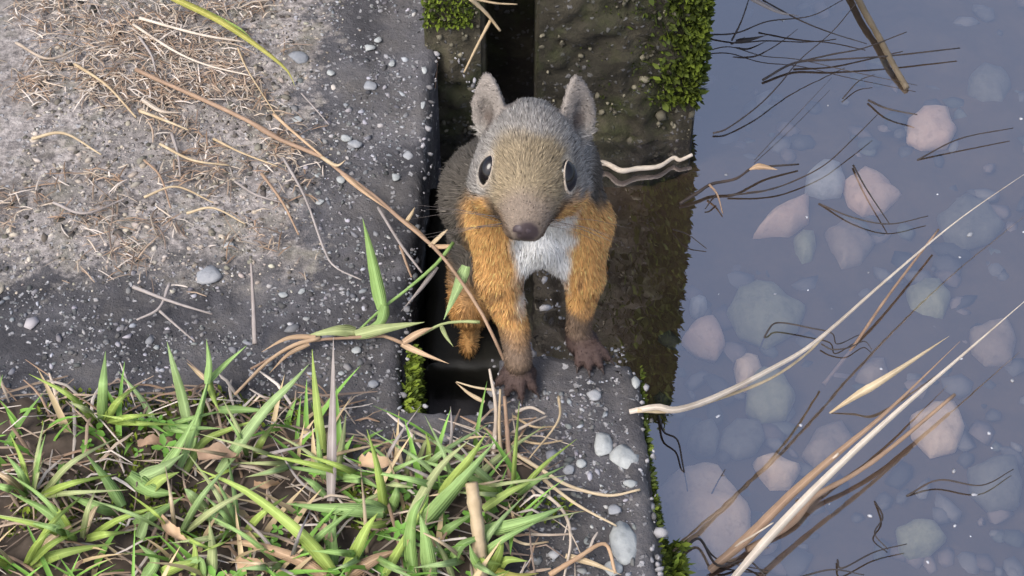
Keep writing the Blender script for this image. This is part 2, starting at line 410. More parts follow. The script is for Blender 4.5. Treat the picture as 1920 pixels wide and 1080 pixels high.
for p in rough_outline(SL[2:18], step=.0012, seed=1):
    if not (.3 < p.y < .7 and p.x > -.06) or rng.random() < .35: continue
    r = min(.002, .0003 + rng.exponential(.0004)); c = np.array((.34, .33, .34)) * rng.uniform(.2, 1.2)
    grain(s, (p.x + rng.normal(0, .0012), p.y + rng.normal(0, .0012), -.001 - abs(rng.normal(0, .003))), r, c, .9)
g = s.build('grit', GRAIN, kerb, smooth=False); tag(g, kind='stuff')
s = Soup()
for k in range(900):
    x, z = rng.uniform(PX0, PX1), rng.uniform(WZ - .01, .10)
    if GX0 - .002 < x < GX1 + .001: continue
    r = min(.0022, .0004 + rng.exponential(.0004)); c = np.array((.16, .145, .105)) * rng.uniform(.25, 1.4)
    grain(s, (x, BY - (.006 if x > 0 else .002), z), r, c, 1)
tag(s.build('grit', GRAIN, pier, smooth=False), kind='stuff')

def pebble(u, v, wpx, hpx, mat, parent, seed, lift=.3):
    c = G(u, v, 0); rr = random.Random(seed); bm = bmesh.new(); bmesh.ops.create_icosphere(bm, subdivisions=2, radius=1)
    cuts = [(Vector((rr.uniform(-1, 1), rr.uniform(-1, 1), rr.uniform(-.3, 1))).normalized(), rr.uniform(.5, .8)) for _ in range(8)]
    for vt in bm.verts:
        for cn_, cd_ in cuts:
            ov = vt.co.dot(cn_) - cd_
            if ov > 0: vt.co -= cn_ * ov
        n_ = noise.noise(vt.co * 1.6 + Vector((seed, 0, 0))); vt.co *= 1.25 + .2 * n_ + .10 * noise.noise(vt.co * 3.3 + Vector((0, seed, 0)))
        vt.co = Vector((vt.co.x * wpx * PX * .5, vt.co.y * hpx * PX * .5 / sP, vt.co.z * min(wpx, hpx) * PX * .22))
        vt.co += c - Vector((0, 0, wpx * PX * .04))
    me = bpy.data.meshes.new('pebble'); bm.to_mesh(me); bm.free(); me.materials.append(mat)
    me.polygons.foreach_set('use_smooth', [True] * len(me.polygons)); return link(bpy.data.objects.new('pebble', me), parent)
QUARTZ = mat_stone('pale_quartz', (.26, .275, .275), (.385, .395, .39)); GREYP = mat_stone('grey_pebble', (.22, .23, .25), (.33, .33, .34))
for i, (u, v, a, b_, m_) in enumerate([(1131, 832, 34, 38, QUARTZ), (1172, 858, 46, 38, QUARTZ), (1172, 1018, 46, 64, QUARTZ), (1150, 1062, 30, 22, QUARTZ),
        (692, 88, 26, 16, QUARTZ), (708, 74, 16, 12, QUARTZ), (694, 160, 26, 22, GREYP), (650, 258, 22, 14, QUARTZ), (664, 268, 30, 18, GREYP), (390, 512, 52, 34, GREYP),
        (560, 106, 40, 30, GREYP), (556, 222, 26, 14, QUARTZ), (1194, 716, 16, 22, QUARTZ), (1112, 740, 26, 18, GREYP), (1090, 868, 18, 14, QUARTZ), (1065, 880, 20, 14, GREYP),
        (1180, 905, 22, 14, QUARTZ), (1150, 955, 24, 14, GREYP), (430, 460, 20, 14, QUARTZ), (640, 336, 18, 14, QUARTZ), (742, 330, 18, 16, QUARTZ), (600, 378, 16, 12, QUARTZ),
        (530, 552, 18, 10, QUARTZ), (565, 546, 14, 10, QUARTZ), (735, 118, 14, 14, QUARTZ), (795, 130, 14, 18, QUARTZ), (793, 196, 12, 16, QUARTZ), (620, 136, 16, 14, QUARTZ),
        (765, 290, 22, 18, GREYP), (1040, 1040, 22, 14, GREYP), (668, 655, 18, 12, QUARTZ), (700, 720, 18, 14, GREYP), (640, 700, 14, 10, QUARTZ)]):
    pebble(u, v, a, b_, m_, kerb, i + 3)

# ------------------------------------------------------------------ soil that has gathered on the slab
def soil_d(P):
    yb = np.interp(P[:, 0], [-.5, -.134, -.088, -.05, 0.0, .02], [.415, .406, .395, .386, .380, .36])
    return np.minimum(yb - P[:, 1], .006 - P[:, 0]) + (vnoise(P, 45, 11) - .5) * .030 + (vnoise(P, 160, 12) - .5) * .008
def soil_z(P):
    d = soil_d(P); return -.002 + .005 * sstep(-.004, .03, d) + .004 * (vnoise(P, 120, 13) - .3) * sstep(0, .01, d) + .003 * (vnoise(P, 330, 14) - .3) * sstep(0, .01, d)
soil = grid_sheet('soil', -.6, .03, .10, .43, 300, 160, soil_z, SOIL, keep=lambda P: soil_d(P) > -.006)
tag(soil, 'dark crumbly soil gathered on the concrete under the green grass', 'soil', kind='stuff')
_sx, _sy = np.linspace(-.4, .05, 451), np.linspace(.2, .45, 251); _SX, _SY = np.meshgrid(_sx, _sy, indexing='ij')
_SP = np.stack([_SX.ravel(), _SY.ravel(), np.zeros(_SX.size)], 1); _SD = soil_d(_SP).reshape(_SX.shape); _SZ = np.maximum(0, soil_z(_SP)).reshape(_SX.shape)
_N45, _N32, _N28, _N60 = [vnoise(_SP, a, b).reshape(_SX.shape) for a, b in ((45, 31), (32, 41), (28, 43), (60, 8))]
def lut(T, x, y): return float(T[min(450, max(0, int((x + .4) * 1000 + .5))), min(250, max(0, int((y - .2) * 1000 + .5)))])
def soil_h(x, y): return lut(_SZ, x, y)

# ------------------------------------------------------------------ moss
def moss(name, sampler, n, label, lo=.0012, hi=.0035, bright=1.0):
    s = Soup()
    for k in range(n):
        p, nrm = sampler()
        d = np.array(nrm) + rng.normal(0, .55, 3); d /= np.linalg.norm(d); L = rng.uniform(lo, hi)
        sd_ = np.cross(d, rng.normal(0, 1, 3)); sd_ /= np.linalg.norm(sd_); w_ = L * rng.uniform(.16, .3)
        p = np.array(p); g = rng.uniform(.5, 1.4) * bright
        col = np.array((.15, .20, .025) if rng.random() < .6 else (.075, .105, .02)) * g
        m_ = p + d * L * .55
        s.add([p - sd_ * w_ * .4, p + sd_ * w_ * .4, m_ + sd_ * w_, m_ - sd_ * w_, p + d * L], [(0, 1, 2), (0, 2, 3), (3, 2, 4)], col)
    o = s.build(name, MOSS, smooth=False); tag(o, label, 'moss', kind='stuff'); return o
def m_pier():
    z = rng.uniform(-.028, .155); x = PX1 - abs(rng.normal(0, .009)); 
    if rng.random() < .35: return (PX1 + .001, BY + rng.uniform(-.004, .03), z), (1, -.2, .3)
    return (x, BY - .007, z), (.5, -1, .5)
moss('moss', m_pier, 5200, 'green moss fringe growing down the outer corner of the dark pier', .002, .0055, .55)
def m_film():
    t = rng.beta(1.2, 2.2); return (PX1 - .002 - t * .055, BY - .007, rng.uniform(-.03, .15)), (.2, -1, .6)
moss('moss', m_film, 2200, 'thin dark olive moss film spread over the pier face', .0009, .0022, .30)
def m_pier2(): return (rng.uniform(PX0, GX0 - .004), BY - .003, .012 + abs(rng.normal(0, .02))), (0, -1, .6)
moss('moss', m_pier2, 700, 'thin moss on the narrow pier face beside the dark groove')
xn = g2(752, 700)[0]
def m_notch(): return (xn + .0008 + rng.uniform(0, .0075), rng.uniform(.3985, .428), -rng.uniform(.001, .03)), (1, -.2, .5)
# the moss pad fills the notch's left wall with some thickness
def m_notch():
    t = rng.random(); z = -.002 - t * .045
    return (xn + .001 + rng.uniform(0, .004), rng.uniform(.397, .432), z), (1, -.3, .7)
moss('moss', m_notch, 4200, 'bright green moss pad on the wall of the dark notch', .0015, .0045)
def m_side():
    y = rng.uniform(.30, .425); z = -rng.uniform(.004, .052); b_ = lean(Vector((.047, y))) ; x = np.interp(y, [.331, .38, .41], [near[0], g2(1214, 860)[0], g2(1200, 715)[0]])
    f = min(1, -z / .119); return (x + b_ * (f * 2 if f < .25 else .5 + (f - .25) * .667) + .0004, y, z), (1, -.2, .5)
moss('moss', m_side, 2600, 'dark green moss on the waterside edge of the grey slab', .001, .003, .55)
def m_side2():
    y = rng.uniform(.315, .358); return (.0525 + rng.uniform(0, .007), y, -.02 - rng.uniform(0, .034)), (1, -.1, .7)
moss('moss', m_side2, 2400, 'thick moss tuft at the waterline beside the large tan stone', .002, .005)
def m_soil():
    while True:
        x, y = rng.uniform(-.17, .02), rng.uniform(.34, .41)
        if lut(_SD, x, y) > -.01 and lut(_N45, x, y) > .56: return (x, y, soil_h(x, y)), (0, -.2, 1)
moss('moss', m_soil, 2600, 'low yellow green moss cushions between the grass and the bare slab', .0012, .0035)

# ------------------------------------------------------------------ litter: straws and crumbs nobody could count
def straw_bits(name, n, sampler, label, lo, hi, wlo, whi, cols, lift=.0015):
    s = Soup()
    for k in range(n):
        x, y, z = sampler(); a = rng.vonmises(0, 1.1) + (math.pi if rng.random() < .5 else 0) - .35
        L = rng.uniform(lo, hi) * (1 if rng.random() < .9 else 1.8); w_ = rng.uniform(wlo, whi); cv = rng.normal(0, .16)
        pts = []; lz = lift * rng.random(); tl = lift * rng.uniform(0, .8); z = z + abs(tl) * .5
        for i in range(5):
            t = i / 4 - .5; aa = a + cv * t
            pts.append((x + math.cos(aa) * L * t, y + math.sin(aa) * L * t, z + w_ * .5 + lz * (1 - 2 * abs(t)) + tl * t))
        pts = np.array(pts); d = pts[-1] - pts[0]; sd_ = np.cross(d, (0, 0, 1)); sd_ /= np.linalg.norm(sd_)
        V = []
        for i, p in enumerate(pts):
            f = w_ * (.5 if i in (0, 4) else 1); V += [p - sd_ * f, p + sd_ * f, p + np.array((0, 0, f * .9))]
        F = []
        for i in range(4):
            b_ = i * 3; F += [(b_, b_ + 3, b_ + 5), (b_, b_ + 5, b_ + 2), (b_ + 2, b_ + 5, b_ + 4), (b_ + 2, b_ + 4, b_ + 1)]
        c = np.array(cols[rng.integers(len(cols))]) * rng.uniform(.55, 1.2); s.add(V, F, np.clip(c, 0, .8))
    o = s.build(name, LITTER, smooth=False); tag(o, label, 'litter', kind='stuff'); return o
STR = [(.45, .37, .29), (.36, .27, .20), (.55, .48, .42), (.28, .19, .13), (.20, .15, .12)]
_lc = np.stack([rng.uniform(-.22, -.072, 60000), rng.uniform(.455, .68, 60000), np.zeros(60000)], 1); _lk = vnoise(_lc, 26, 71) * .6 + vnoise(_lc, 75, 72) * .4; _lc = _lc[(_lk - .38) * 3.2 > rng.random(60000)]; _li = iter(_lc)
def l_crust():
    while True:
        x, y, _ = next(_li)
        if x < -.088 + rng.normal(0, .010) and y > .475 + rng.normal(0, .008): return x, y, 0.0
straw_bits('dry_litter', 3000, l_crust, 'pale crumbled dry grass litter spread over the gritty slab', .002, .011, .0001, .00036, STR)
def l_soil():
    while True:
        x, y = rng.uniform(-.28, .035), rng.uniform(.27, .415)
        if lut(_SD, x, y) > -.014 + rng.normal(0, .005): return x, y, soil_h(x, y)
straw_bits('dry_litter', 1300, l_soil, 'dead brown grass bits matted on the soil beneath the green blades', .006, .026, .0002, .0006, STR, .005)

# small ground-cover leaves between the blades
def leaflets():
    s = Soup(); n = 0
    while n < 150:
        x, y = rng.uniform(-.28, .005), rng.uniform(.28, .395)
        if lut(_SD, x, y) < .004 or lut(_N32, x, y) < .52: continue
        z = soil_h(x, y) + rng.uniform(.001, .009); nl = rng.integers(3, 6); a0 = rng.uniform(0, 6.28); R = rng.uniform(.002, .0048)
        col = np.array((.12, .25, .04)) * rng.uniform(.6, 1.5)
        for q in range(nl):
            a = a0 + 6.28 * q / nl; d = np.array((math.cos(a), math.sin(a), rng.uniform(-.1, .5))); sd_ = np.array((-math.sin(a), math.cos(a), 0))
            c0 = np.array((x, y, z)); V = [c0, c0 + d * R * .45 + sd_ * R * .3, c0 + d * R * .45 - sd_ * R * .3 , c0 + d * R + sd_ * R * .16, c0 + d * R - sd_ * R * .16, c0 + d * R * .5 - np.array((0, 0, R * .12))]
            s.add(V, [(0, 5, 1), (0, 2, 5), (1, 5, 3), (5, 4, 3), (2, 4, 5)], col * rng.uniform(.85, 1.15))
        s.add([(x, y, soil_h(x, y) - .001), (x + .0004, y, soil_h(x, y) - .001), (x, y, z)], [(0, 1, 2)], col * .7); n += 1
    return s.build('ground_cover', TURF, smooth=False)
tag(leaflets(), 'small green ground cover leaves low among the grass', 'ground cover', kind='stuff')
def short_grass():
    s = Soup(); n = 0
    while n < 620:
        x, y = rng.uniform(-.28, .004), rng.uniform(.27, .40)
        if lut(_SD, x, y) < 0 or lut(_N28, x, y) < .42: continue
        L = rng.uniform(.008, .026); a = rng.uniform(0, 6.28); le = rng.uniform(.3, 1.0); w_ = rng.uniform(.0006, .0014)
        d = np.array((math.cos(a) * le, math.sin(a) * le, 1)); d /= np.linalg.norm(d); z = soil_h(x, y) - .001; side = np.array((-math.sin(a), math.cos(a), 0))
        dry = rng.random() < .28; col = (np.array((.42, .32, .18)) if dry else np.array((.15, .29, .05))) * rng.uniform(.6, 1.4)
        V = []
        for i in range(5):
            t = i / 4; p = np.array((x, y, z)) + d * L * t + np.array((math.cos(a), math.sin(a), -.5)) * L * .35 * t * t
            f = w_ * (1 - t ** 2 * .98); V += [p - side * f, p - np.array((0, 0, f * .5)), p + side * f]
        F = []
        for i in range(4):
            b_ = i * 3; F += [(b_, b_ + 1, b_ + 4), (b_, b_ + 4, b_ + 3), (b_ + 1, b_ + 2, b_ + 5), (b_ + 1, b_ + 5, b_ + 4)]
        s.add(V, F, np.clip(col, 0, .8)); n += 1
    return s.build('short_grass', TURF, smooth=True)
tag(short_grass(), 'short thin grass shoots filling the soil between the larger blades', 'grass', kind='stuff')

# ------------------------------------------------------------------ traced grass tufts: each a thing, its blades parts
def P3(p):
    u, v = p[0], p[1]; z = p[2] * .001 if len(p) > 2 else .002; q = G(u, v, z)
    if -.4 < q.x < .046 and .2 < q.y < .42: q = G(u, v, z + soil_h(q.x, q.y))
    return q
def tuft(label, base, blades, name='grass_tuft', cat='grass', group='green grass tufts along the slab'):
    b0 = G(base[0], base[1], .004); e = empty(name, b0); tag(e, label, cat, group)
    for bl in blades:
        pts, wpx, mk = bl[0], bl[1], bl[2]; part = bl[3] if len(bl) > 3 else 'blade'
        W = [P3(p) - b0 for p in pts]; sp = spline(W, 12)
        if part == 'stem': V, F = tube(sp, wpx * PX * .5, wpx * PX * .32, 6, .08, (.3, .65))
        else: V, F = blade(sp, wpx * PX * 1.02, random.uniform(-.4, .4), random.uniform(.12, .3), twist=random.uniform(-.5, .5))
        mesh_obj(part, V, F, LEAF[mk], e, across=None if part == 'stem' else [0., .5, 1., 0., .5, 1.])
    return e
tuft('tall green grass tuft with a long bluish blade slanting over the slab corner', (372, 850), [
    ([(352, 800, 3), (340, 740, 12), (326, 690, 22), (313, 640, 30)], 21, 'blue'),
    ([(362, 850, 2), (376, 780, 10), (388, 720, 16)], 9, 'green', 'stem'),
    ([(388, 720, 16), (392, 680, 22), (387, 636, 28)], 14, 'green'),
    ([(388, 718, 16), (420, 685, 20), (462, 648, 24)], 14, 'green'),
    ([(386, 712, 16), (350, 680, 19)], 9, 'straw'),
    ([(388, 700, 14), (398, 740, 13), (412, 772, 8)], 15, 'lime'),
    ([(410, 768, 8), (455, 768, 10), (508, 770, 8)], 16, 'green'),
    ([(408, 888, 4), (450, 830, 14), (500, 765, 24), (545, 720, 30), (580, 682, 34)], 22, 'blue'),
    ([(345, 890, 3), (380, 830, 7), (430, 805, 10), (500, 782, 12)], 15, 'lime'),
    ([(335, 880, 3), (355, 830, 10), (372, 770, 14), (392, 705, 18)], 16, 'green')])
tuft('broad leaved green grass tuft half out at the mossy left soil', (275, 905), [
    ([(285, 905, 3), (320, 860, 9), (345, 820, 14), (372, 770, 20)], 24, 'green'),
    ([(262, 895, 5), (300, 880, 9), (345, 850, 11)], 26, 'blue'),
    ([(240, 890, 4), (285, 920, 8), (330, 925, 6)], 30, 'green'),
    ([(250, 985, 4), (290, 965, 8), (345, 930, 9)], 22, 'green'),
    ([(268, 930, 3), (300, 900, 10), (336, 885, 10)], 24, 'lime'),
    ([(260, 1010, 3), (272, 980, 8), (282, 960, 11)], 22, 'blue'),
    ([(230, 950, 3), (200, 900, 12), (160, 850, 18)], 22, 'green'),
    ([(225, 960, 3), (180, 950, 10), (120, 925, 8)], 22, 'green')])
tuft('upright grass tuft with one wide grey dead blade among green ones', (620, 950), [
    ([(606, 850, 4), (598, 790, 14), (590, 720, 24), (585, 655, 34)], 18, 'lime'),
    ([(620, 940, 3), (622, 840, 18), (624, 740, 32), (625, 632, 46)], 19, 'grey', 'dead_blade'),
    ([(626, 900, 3), (640, 840, 14), (649, 775, 24)], 15, 'pale'),
    ([(612, 905, 3), (600, 860, 12), (594, 800, 22)], 14, 'green'),
    ([(618, 935, 3), (560, 900, 8), (505, 810, 10)], 6, 'grey', 'dead_blade'),
    ([(622, 900, 6), (580, 850, 10), (500, 805, 8)], 9, 'pale'),
    ([(625, 890, 6), (680, 900, 10), (718, 920, 8)], 14, 'green'),
    ([(610, 930, 4), (585, 905, 9), (560, 890, 8)], 14, 'green')])
tuft('sprawling grass tuft whose long arched blade reaches across brown litter', (636, 1078), [
    ([(628, 1078, 3), (590, 1030, 14), (545, 985, 22), (460, 920, 24), (368, 878, 18)], 26, 'lime'),
    ([(645, 1075, 3), (668, 1030, 13), (688, 990, 20), (708, 962, 24)], 24, 'lime'),
    ([(720, 962, 8), (660, 956, 14), (600, 952, 14), (536, 944, 9)], 24, 'green'),
    ([(625, 1060, 3), (622, 1010, 10), (630, 960, 14)], 22, 'green'),
    ([(610, 1080, 3), (560, 1050, 8), (470, 1020, 8), (415, 1018, 5)], 22, 'orange', 'dead_blade'),
    ([(650, 1080, 3), (700, 1050, 8), (750, 1030, 8)], 24, 'orange', 'dead_blade'),
    ([(600, 1075, 3), (575, 1020, 10), (555, 1000, 14)], 12, 'pale')])
tuft('small lime green grass shoot beside an orange dead leaf', (728, 970), [
    ([(722, 965, 3), (714, 910, 14), (704, 860, 22), (688, 805, 30)], 17, 'lime'),
    ([(728, 965, 3), (700, 945, 8), (660, 935, 8)], 18, 'green'),
    ([(730, 960, 3), (742, 930, 8), (744, 905, 10)], 20, 'green'),
    ([(735, 975, 3), (700, 985, 7), (660, 975, 4)], 14, 'lime')])
tuft('dense bright green grass tuft beside the thick pale dry stalk', (790, 985), [
    ([(790, 985, 4), (830, 940, 14), (875, 890, 24), (930, 826, 30)], 30, 'green'),
    ([(820, 950, 5), (845, 905, 16), (880, 860, 24), (912, 812, 28)], 24, 'lime'),
    ([(775, 1080, 3), (768, 1020, 14), (776, 960, 24), (800, 925, 28)], 24, 'green'),
    ([(808, 1090, 3), (802, 1040, 14), (796, 1000, 20), (786, 960, 24)], 28, 'green'),
    ([(850, 1085, 3), (832, 1040, 10), (806, 1000, 18)], 12, 'pale'),
    ([(905, 955, 6), (950, 925, 12), (1020, 890, 10)], 16, 'lime'),
    ([(905, 995, 5), (960, 985, 12), (1010, 970, 14), (1060, 948, 10)], 24, 'green'),
    ([(905, 1000, 4), (1000, 978, 10), (1095, 958, 6)], 9, 'pale'),
    ([(830, 1000, 4), (850, 985, 9), (900, 955, 9)], 18, 'green'),
    ([(845, 1060, 4), (868, 1020, 10), (930, 1000, 8)], 18, 'green'),
    ([(720, 1080, 3), (760, 1010, 12), (800, 940, 20)], 16, 'lime'),
    ([(760, 1000, 4), (790, 930, 14), (830, 870, 20), (880, 825, 24)], 20, 'pale')])
tuft('low lime green grass tuft in the mossy soil near the slab edge', (930, 1060), [
    ([(930, 1070, 3), (950, 1050, 8), (990, 1052, 6)], 18, 'lime'),
    ([(925, 1070, 3), (960, 1080, 8), (1010, 1075, 4)], 16, 'yellow'),
    ([(920, 1075, 3), (935, 1040, 10), (945, 1005, 12)], 20, 'lime'),
    ([(915, 1080, 3), (890, 1050, 10), (880, 1020, 12)], 18, 'green')])
tuft('pair of short grass blades rising behind the bare notch rim', (848, 850), [
    ([(842, 860, 2), (847, 810, 12), (845, 762, 22)], 7, 'grey', 'dead_blade'),
    ([(800, 880, 2), (804, 840, 10), (798, 812, 15)], 12, 'lime'),
    ([(780, 880, 2), (795, 835, 10), (806, 818, 12)], 10, 'pale')])
tuft('blue green grass tuft with several forward pointing blades by brown leaf pieces', (385, 1010), [
    ([(395, 1085, 3), (398, 1030, 12), (392, 975, 20)], 20, 'pale'),
    ([(380, 960, 4), (410, 975, 10), (450, 1002, 8)], 20, 'blue'),
    ([(385, 955, 4), (360, 930, 10), (345, 915, 10)], 22, 'blue'),
    ([(362, 1080, 3), (366, 1040, 10), (362, 1012, 14)], 14, 'lime'),
    ([(380, 1080, 3), (372, 1050, 9), (320, 1062, 6)], 18, 'green'),
    ([(300, 1075, 3), (340, 1060, 8), (385, 1050, 8)], 20, 'lime'),
    ([(270, 1085, 3), (290, 1050, 8), (259, 1020, 8)], 22, 'green'),
    ([(380, 970, 4), (420, 955, 9), (440, 940, 8)], 16, 'green')])
# more tufts where the slab runs on past the picture's sharp part
for i, (u, v, lab) in enumerate([(150, 1010, 'leafy green tuft on the soil beyond the broad leaved tuft'), (60, 930, 'rounded green tuft of arching blades out on the slab soil'),
                                 (40, 1060, 'bushy green tuft with wide blades at the foot of the soil bank'), (190, 790, 'thin green tuft at the mossy rim where soil meets slab')]):
    bl = []
    for k in range(11 if i < 3 else 6):
        a = random.uniform(-2.6, 2.6); L = random.uniform(100, 230) * (1 if i < 3 else .8); h = random.uniform(8, 26)
        du, dv = math.sin(a) * L, -abs(math.cos(a)) * L * .9 + 10
        bl.append(([(u + du * .1, v, 3), (u + du * .45, v + dv * .5, h), (u + du, v + dv * .9, h * random.uniform(.5, 1.1))], random.uniform(10, 20), random.choice(['green', 'green', 'lime', 'lime', 'pale', 'straw'])))
    tuft(lab, (u, v), bl)

# smaller tufts filling the bank between the big ones
rt = random.Random(21)
for i, (u, v, lab) in enumerate([(470, 860, 'small green tuft between the tall tuft and the grey dead blade'), (540, 1060, 'flat spreading green tuft under the long arched lime blade'),
        (690, 1040, 'short leaning green tuft behind the tan dead blade'), (860, 920, 'green tuft leaning on the thick pale dry stalk'), (330, 1000, 'yellowish green tuft squeezed between two broad leaved tufts'),
        (960, 930, 'thin green tuft at the straw heap below the forepaw'), (560, 870, 'short blades of pale green tuft at the foot of the grey dead blade'), (450, 1000, 'pale green tuft of narrow blades on the brown litter'),
        (700, 900, 'low green tuft around the orange dead leaf'), (300, 800, 'mixed green and straw tuft at the mossy slab rim'), (880, 1050, 'bright green tuft at the base of the pale dry stalk'), (760, 900, 'loose lime tuft under the notch rim')]):
    bl = []
    for k in range(rt.randint(5, 8)):
        a = rt.uniform(-2.2, 2.2); L = rt.uniform(100, 230) * (1 if abs(a) < 1.5 else .6); h = rt.uniform(6, 22); du, dv = math.sin(a) * L, -math.cos(a) * L * .8
        dead = rt.random() < .2
        bl.append(([(u + du * .08, v, 0), (u + du * .45, v + dv * .5, h), (u + du, v + dv, h * rt.uniform(.4, 1.1))], rt.uniform(7, 8) if dead else rt.uniform(8, 15), rt.choice(['straw', 'grey']) if dead else rt.choice(['green', 'green', 'lime', 'blue', 'pale']), 'dead_blade' if dead else 'blade'))
    tuft(lab, (u, v), bl)

# the creeping runner with green side leaves that crosses the notch
tuft('creeping grass runner with fresh green leaves crossing in front of the dark notch', (668, 625), [
    ([(716, 580, 6), (706, 530, 14), (694, 470, 24), (680, 410, 34)], 27, 'green'),
    ([(900, 604, 10), (865, 603, 10), (828, 608, 9), (795, 625, 7), (758, 645, 5)], 7, 'pale', 'stem'),
    ([(850, 455, 12), (817, 496, 10), (760, 545, 8), (717, 578, 5), (672, 620, 4)], 8, 'green', 'stem'),
    ([(722, 572, 8), (712, 605, 8), (672, 622, 5)], 22, 'green'),
    ([(668, 622, 5), (630, 620, 8), (572, 630, 4)], 24, 'pale'),
    ([(665, 628, 5), (720, 616, 9), (796, 604, 10)], 24, 'pale'),
    ([(874, 498, 14), (858, 540, 10), (832, 600, 4)], 25, 'blue'),
    ([(826, 608, 6), (836, 630, 4), (850, 650, 2)], 9, 'pale'),
    ([(756, 642, 6), (790, 622, 9), (812, 614, 9)], 14, 'orange', 'dead_blade'),
    ([(752, 645, 5), (790, 662, 6), (842, 682, 4)], 12, 'orange', 'dead_blade'),
    ([(758, 645, 4), (720, 630, 4), (690, 632, 4), (640, 634, 5), (580, 640, 4), (530, 660, 4), (470, 692, 4)], 8, 'brown', 'stem'),
    ([(600, 634, 5), (550, 648, 6), (500, 680, 5), (440, 740, 4)], 9, 'orange', 'stem'),
    ([(592, 632, 5), (540, 634, 7), (490, 660, 6)], 10, 'orange', 'dead_blade'),
    ([(580, 645, 5), (540, 665, 6), (505, 700, 5)], 9, 'orange', 'dead_blade')], name='grass_runner', group='creeping runners')
tuft('long brown dead runner lying diagonally over the slab to the squirrel', (600, 295), [
    ([(255, 130, 4), (290, 147, 4), (372, 183, 4), (464, 226, 3), (525, 262, 3), (601, 293, 3), (641, 324, 4), (700, 366, 4), (750, 410, 5), (812, 462, 9), (858, 518, 14), (905, 590, 16), (945, 675, 6)], 11, 'brown', 'stem'),
    ([(513, 214, 4), (546, 244, 5), (604, 293, 4)], 8, 'orange', 'stem'),
    ([(601, 293, 4), (630, 310, 7), (648, 300, 9)], 8, 'straw', 'dead_blade'),
    ([(640, 324, 4), (680, 358, 6), (730, 395, 6)], 10, 'orange', 'dead_blade'),
    ([(748, 408, 5), (790, 440, 8), (812, 466, 9)], 11, 'orange', 'dead_blade'),
    ([(805, 462, 9), (828, 440, 12), (842, 428, 14)], 9, 'straw', 'dead_blade'),
    ([(760, 418, 5), (772, 400, 8), (778, 388, 9)], 8, 'straw', 'dead_blade'),
    ([(812, 462, 9), (838, 462, 12), (850, 456, 12)], 10, 'orange', 'dead_blade'),
    ([(820, 500, 9), (790, 540, 6), (752, 584, 3)], 10, 'grey', 'dead_blade'),
    ([(709, 389, 4), (750, 456, 5), (791, 511, 4)], 7, 'grey', 'stem'),
    ([(750, 460, 4), (764, 500, 4), (772, 520, 3)], 6, 'brown', 'stem')], name='grass_runner', group='creeping runners')
tuft('yellowing grass blade arching from the litter onto bare dark concrete', (320, 8), [
    ([(290, -20, 4), (332, 0, 8), (403, 34, 12), (464, 73, 12), (510, 107, 9), (540, 134, 6), (553, 162, 2)], 15, 'yellow'),
    ([(300, -15, 4), (360, 10, 8), (440, 48, 8), (470, 70, 6)], 10, 'lime')])

# ------------------------------------------------------------------ single dry stems
def stem(label, pts, wpx, mk, group, flat=False, name='dry_stem', cat='dry stem', taper=.5, knots=(), base=.7, peak=.18):
    W = [P3(p) for p in pts]; sp = spline(W, max(12, 5 * len(W))); b0 = sp[0].copy(); L = [p - b0 for p in sp]
    if flat: V, F = blade(L, wpx * PX, random.uniform(-.3, .3), .2, base=base, peak=peak, twist=random.uniform(-.6, .6))
    else: V, F = tube(L, wpx * PX * .5, wpx * PX * .5 * taper, 6, .10, knots)
    o = mesh_obj(name, V, F, LEAF[mk], across=[0., .5, 1., 0., .5, 1.] if flat else None); o.location = b0; tag(o, label, cat, group); return o
GS = 'thin dry stems scattered on the slab'
SLAB_LABELS = ['long bleached stem on the litter just below the yellowing blade',
    'white stem parallel to and below the long bleached stem',
    'short straw coloured stem under the bleached flat straw',
    'thin stem joining the yellowing blade to the brown runner',
    'short grey stem across the white stem start',
    'short grey stem standing below the brown runner',
    'straw stem sloping beneath the brown runner middle',
    'curved straw stem on the pale litter centre',
    'short grey stem on litter toward the mauve stem',
    'brown stem lying beside the curved mauve stem',
    'arched straw stem near the litter edge',
    'thin brown stem on the thickest litter',
    'straw stem bending past the start of the brown runner',
    'level straw stem out on the far litter',
    'grey curved stem on the outer litter',
    'white bent stem at the outer litter corner',
    'pale straw stem under the short grey stem']
for SLAB_ST, (pts, wp, mk) in zip(SLAB_LABELS, [([(262, 34), (372, 64, 5), (461, 79, 2)], 8, 'white'), ([(250, 46), (326, 95, 4), (388, 122, 3), (470, 142)], 7, 'white'),
        ([(262, 208), (310, 226, 4), (354, 244)], 8, 'straw'), ([(446, 90), (464, 131, 3), (516, 214)], 5, 'straw'), ([(262, 70), (284, 104, 3), (292, 135)], 7, 'grey'),
        ([(322, 250), (334, 290, 3), (338, 330)], 8, 'grey'), ([(400, 260), (450, 285, 3), (520, 312)], 6, 'straw'), ([(270, 370), (330, 350, 3), (400, 380)], 6, 'straw'),
        ([(440, 340), (480, 365, 3), (530, 380)], 6, 'grey'), ([(490, 325), (530, 380, 3), (560, 440)], 7, 'brown'), ([(350, 400), (400, 390, 4), (460, 420)], 6, 'straw'),
        ([(270, 300), (300, 330, 3), (320, 390)], 6, 'brown'), ([(140, 120), (200, 160, 4), (255, 220)], 8, 'straw'), ([(60, 260), (120, 250, 4), (190, 290)], 8, 'straw'),
        ([(100, 380), (160, 400, 4), (240, 370)], 7, 'grey'), ([(30, 80), (90, 110, 4), (150, 90)], 8, 'white'), ([(300, 270), (360, 300, 4), (430, 310)], 7, 'straw')]):
    stem(SLAB_ST, pts, wp, mk, GS)
stem('short bleached flat straw piece on the pale litter', [(266, 186, 2), (302, 208, 3), (340, 211, 2)], 11, 'white', GS, True)
stem('thin curved mauve stem running down to the dark concrete', [(531, 296), (572, 370, 3), (606, 463, 3), (628, 500, 3), (678, 525, 2)], 6, 'grey', GS)
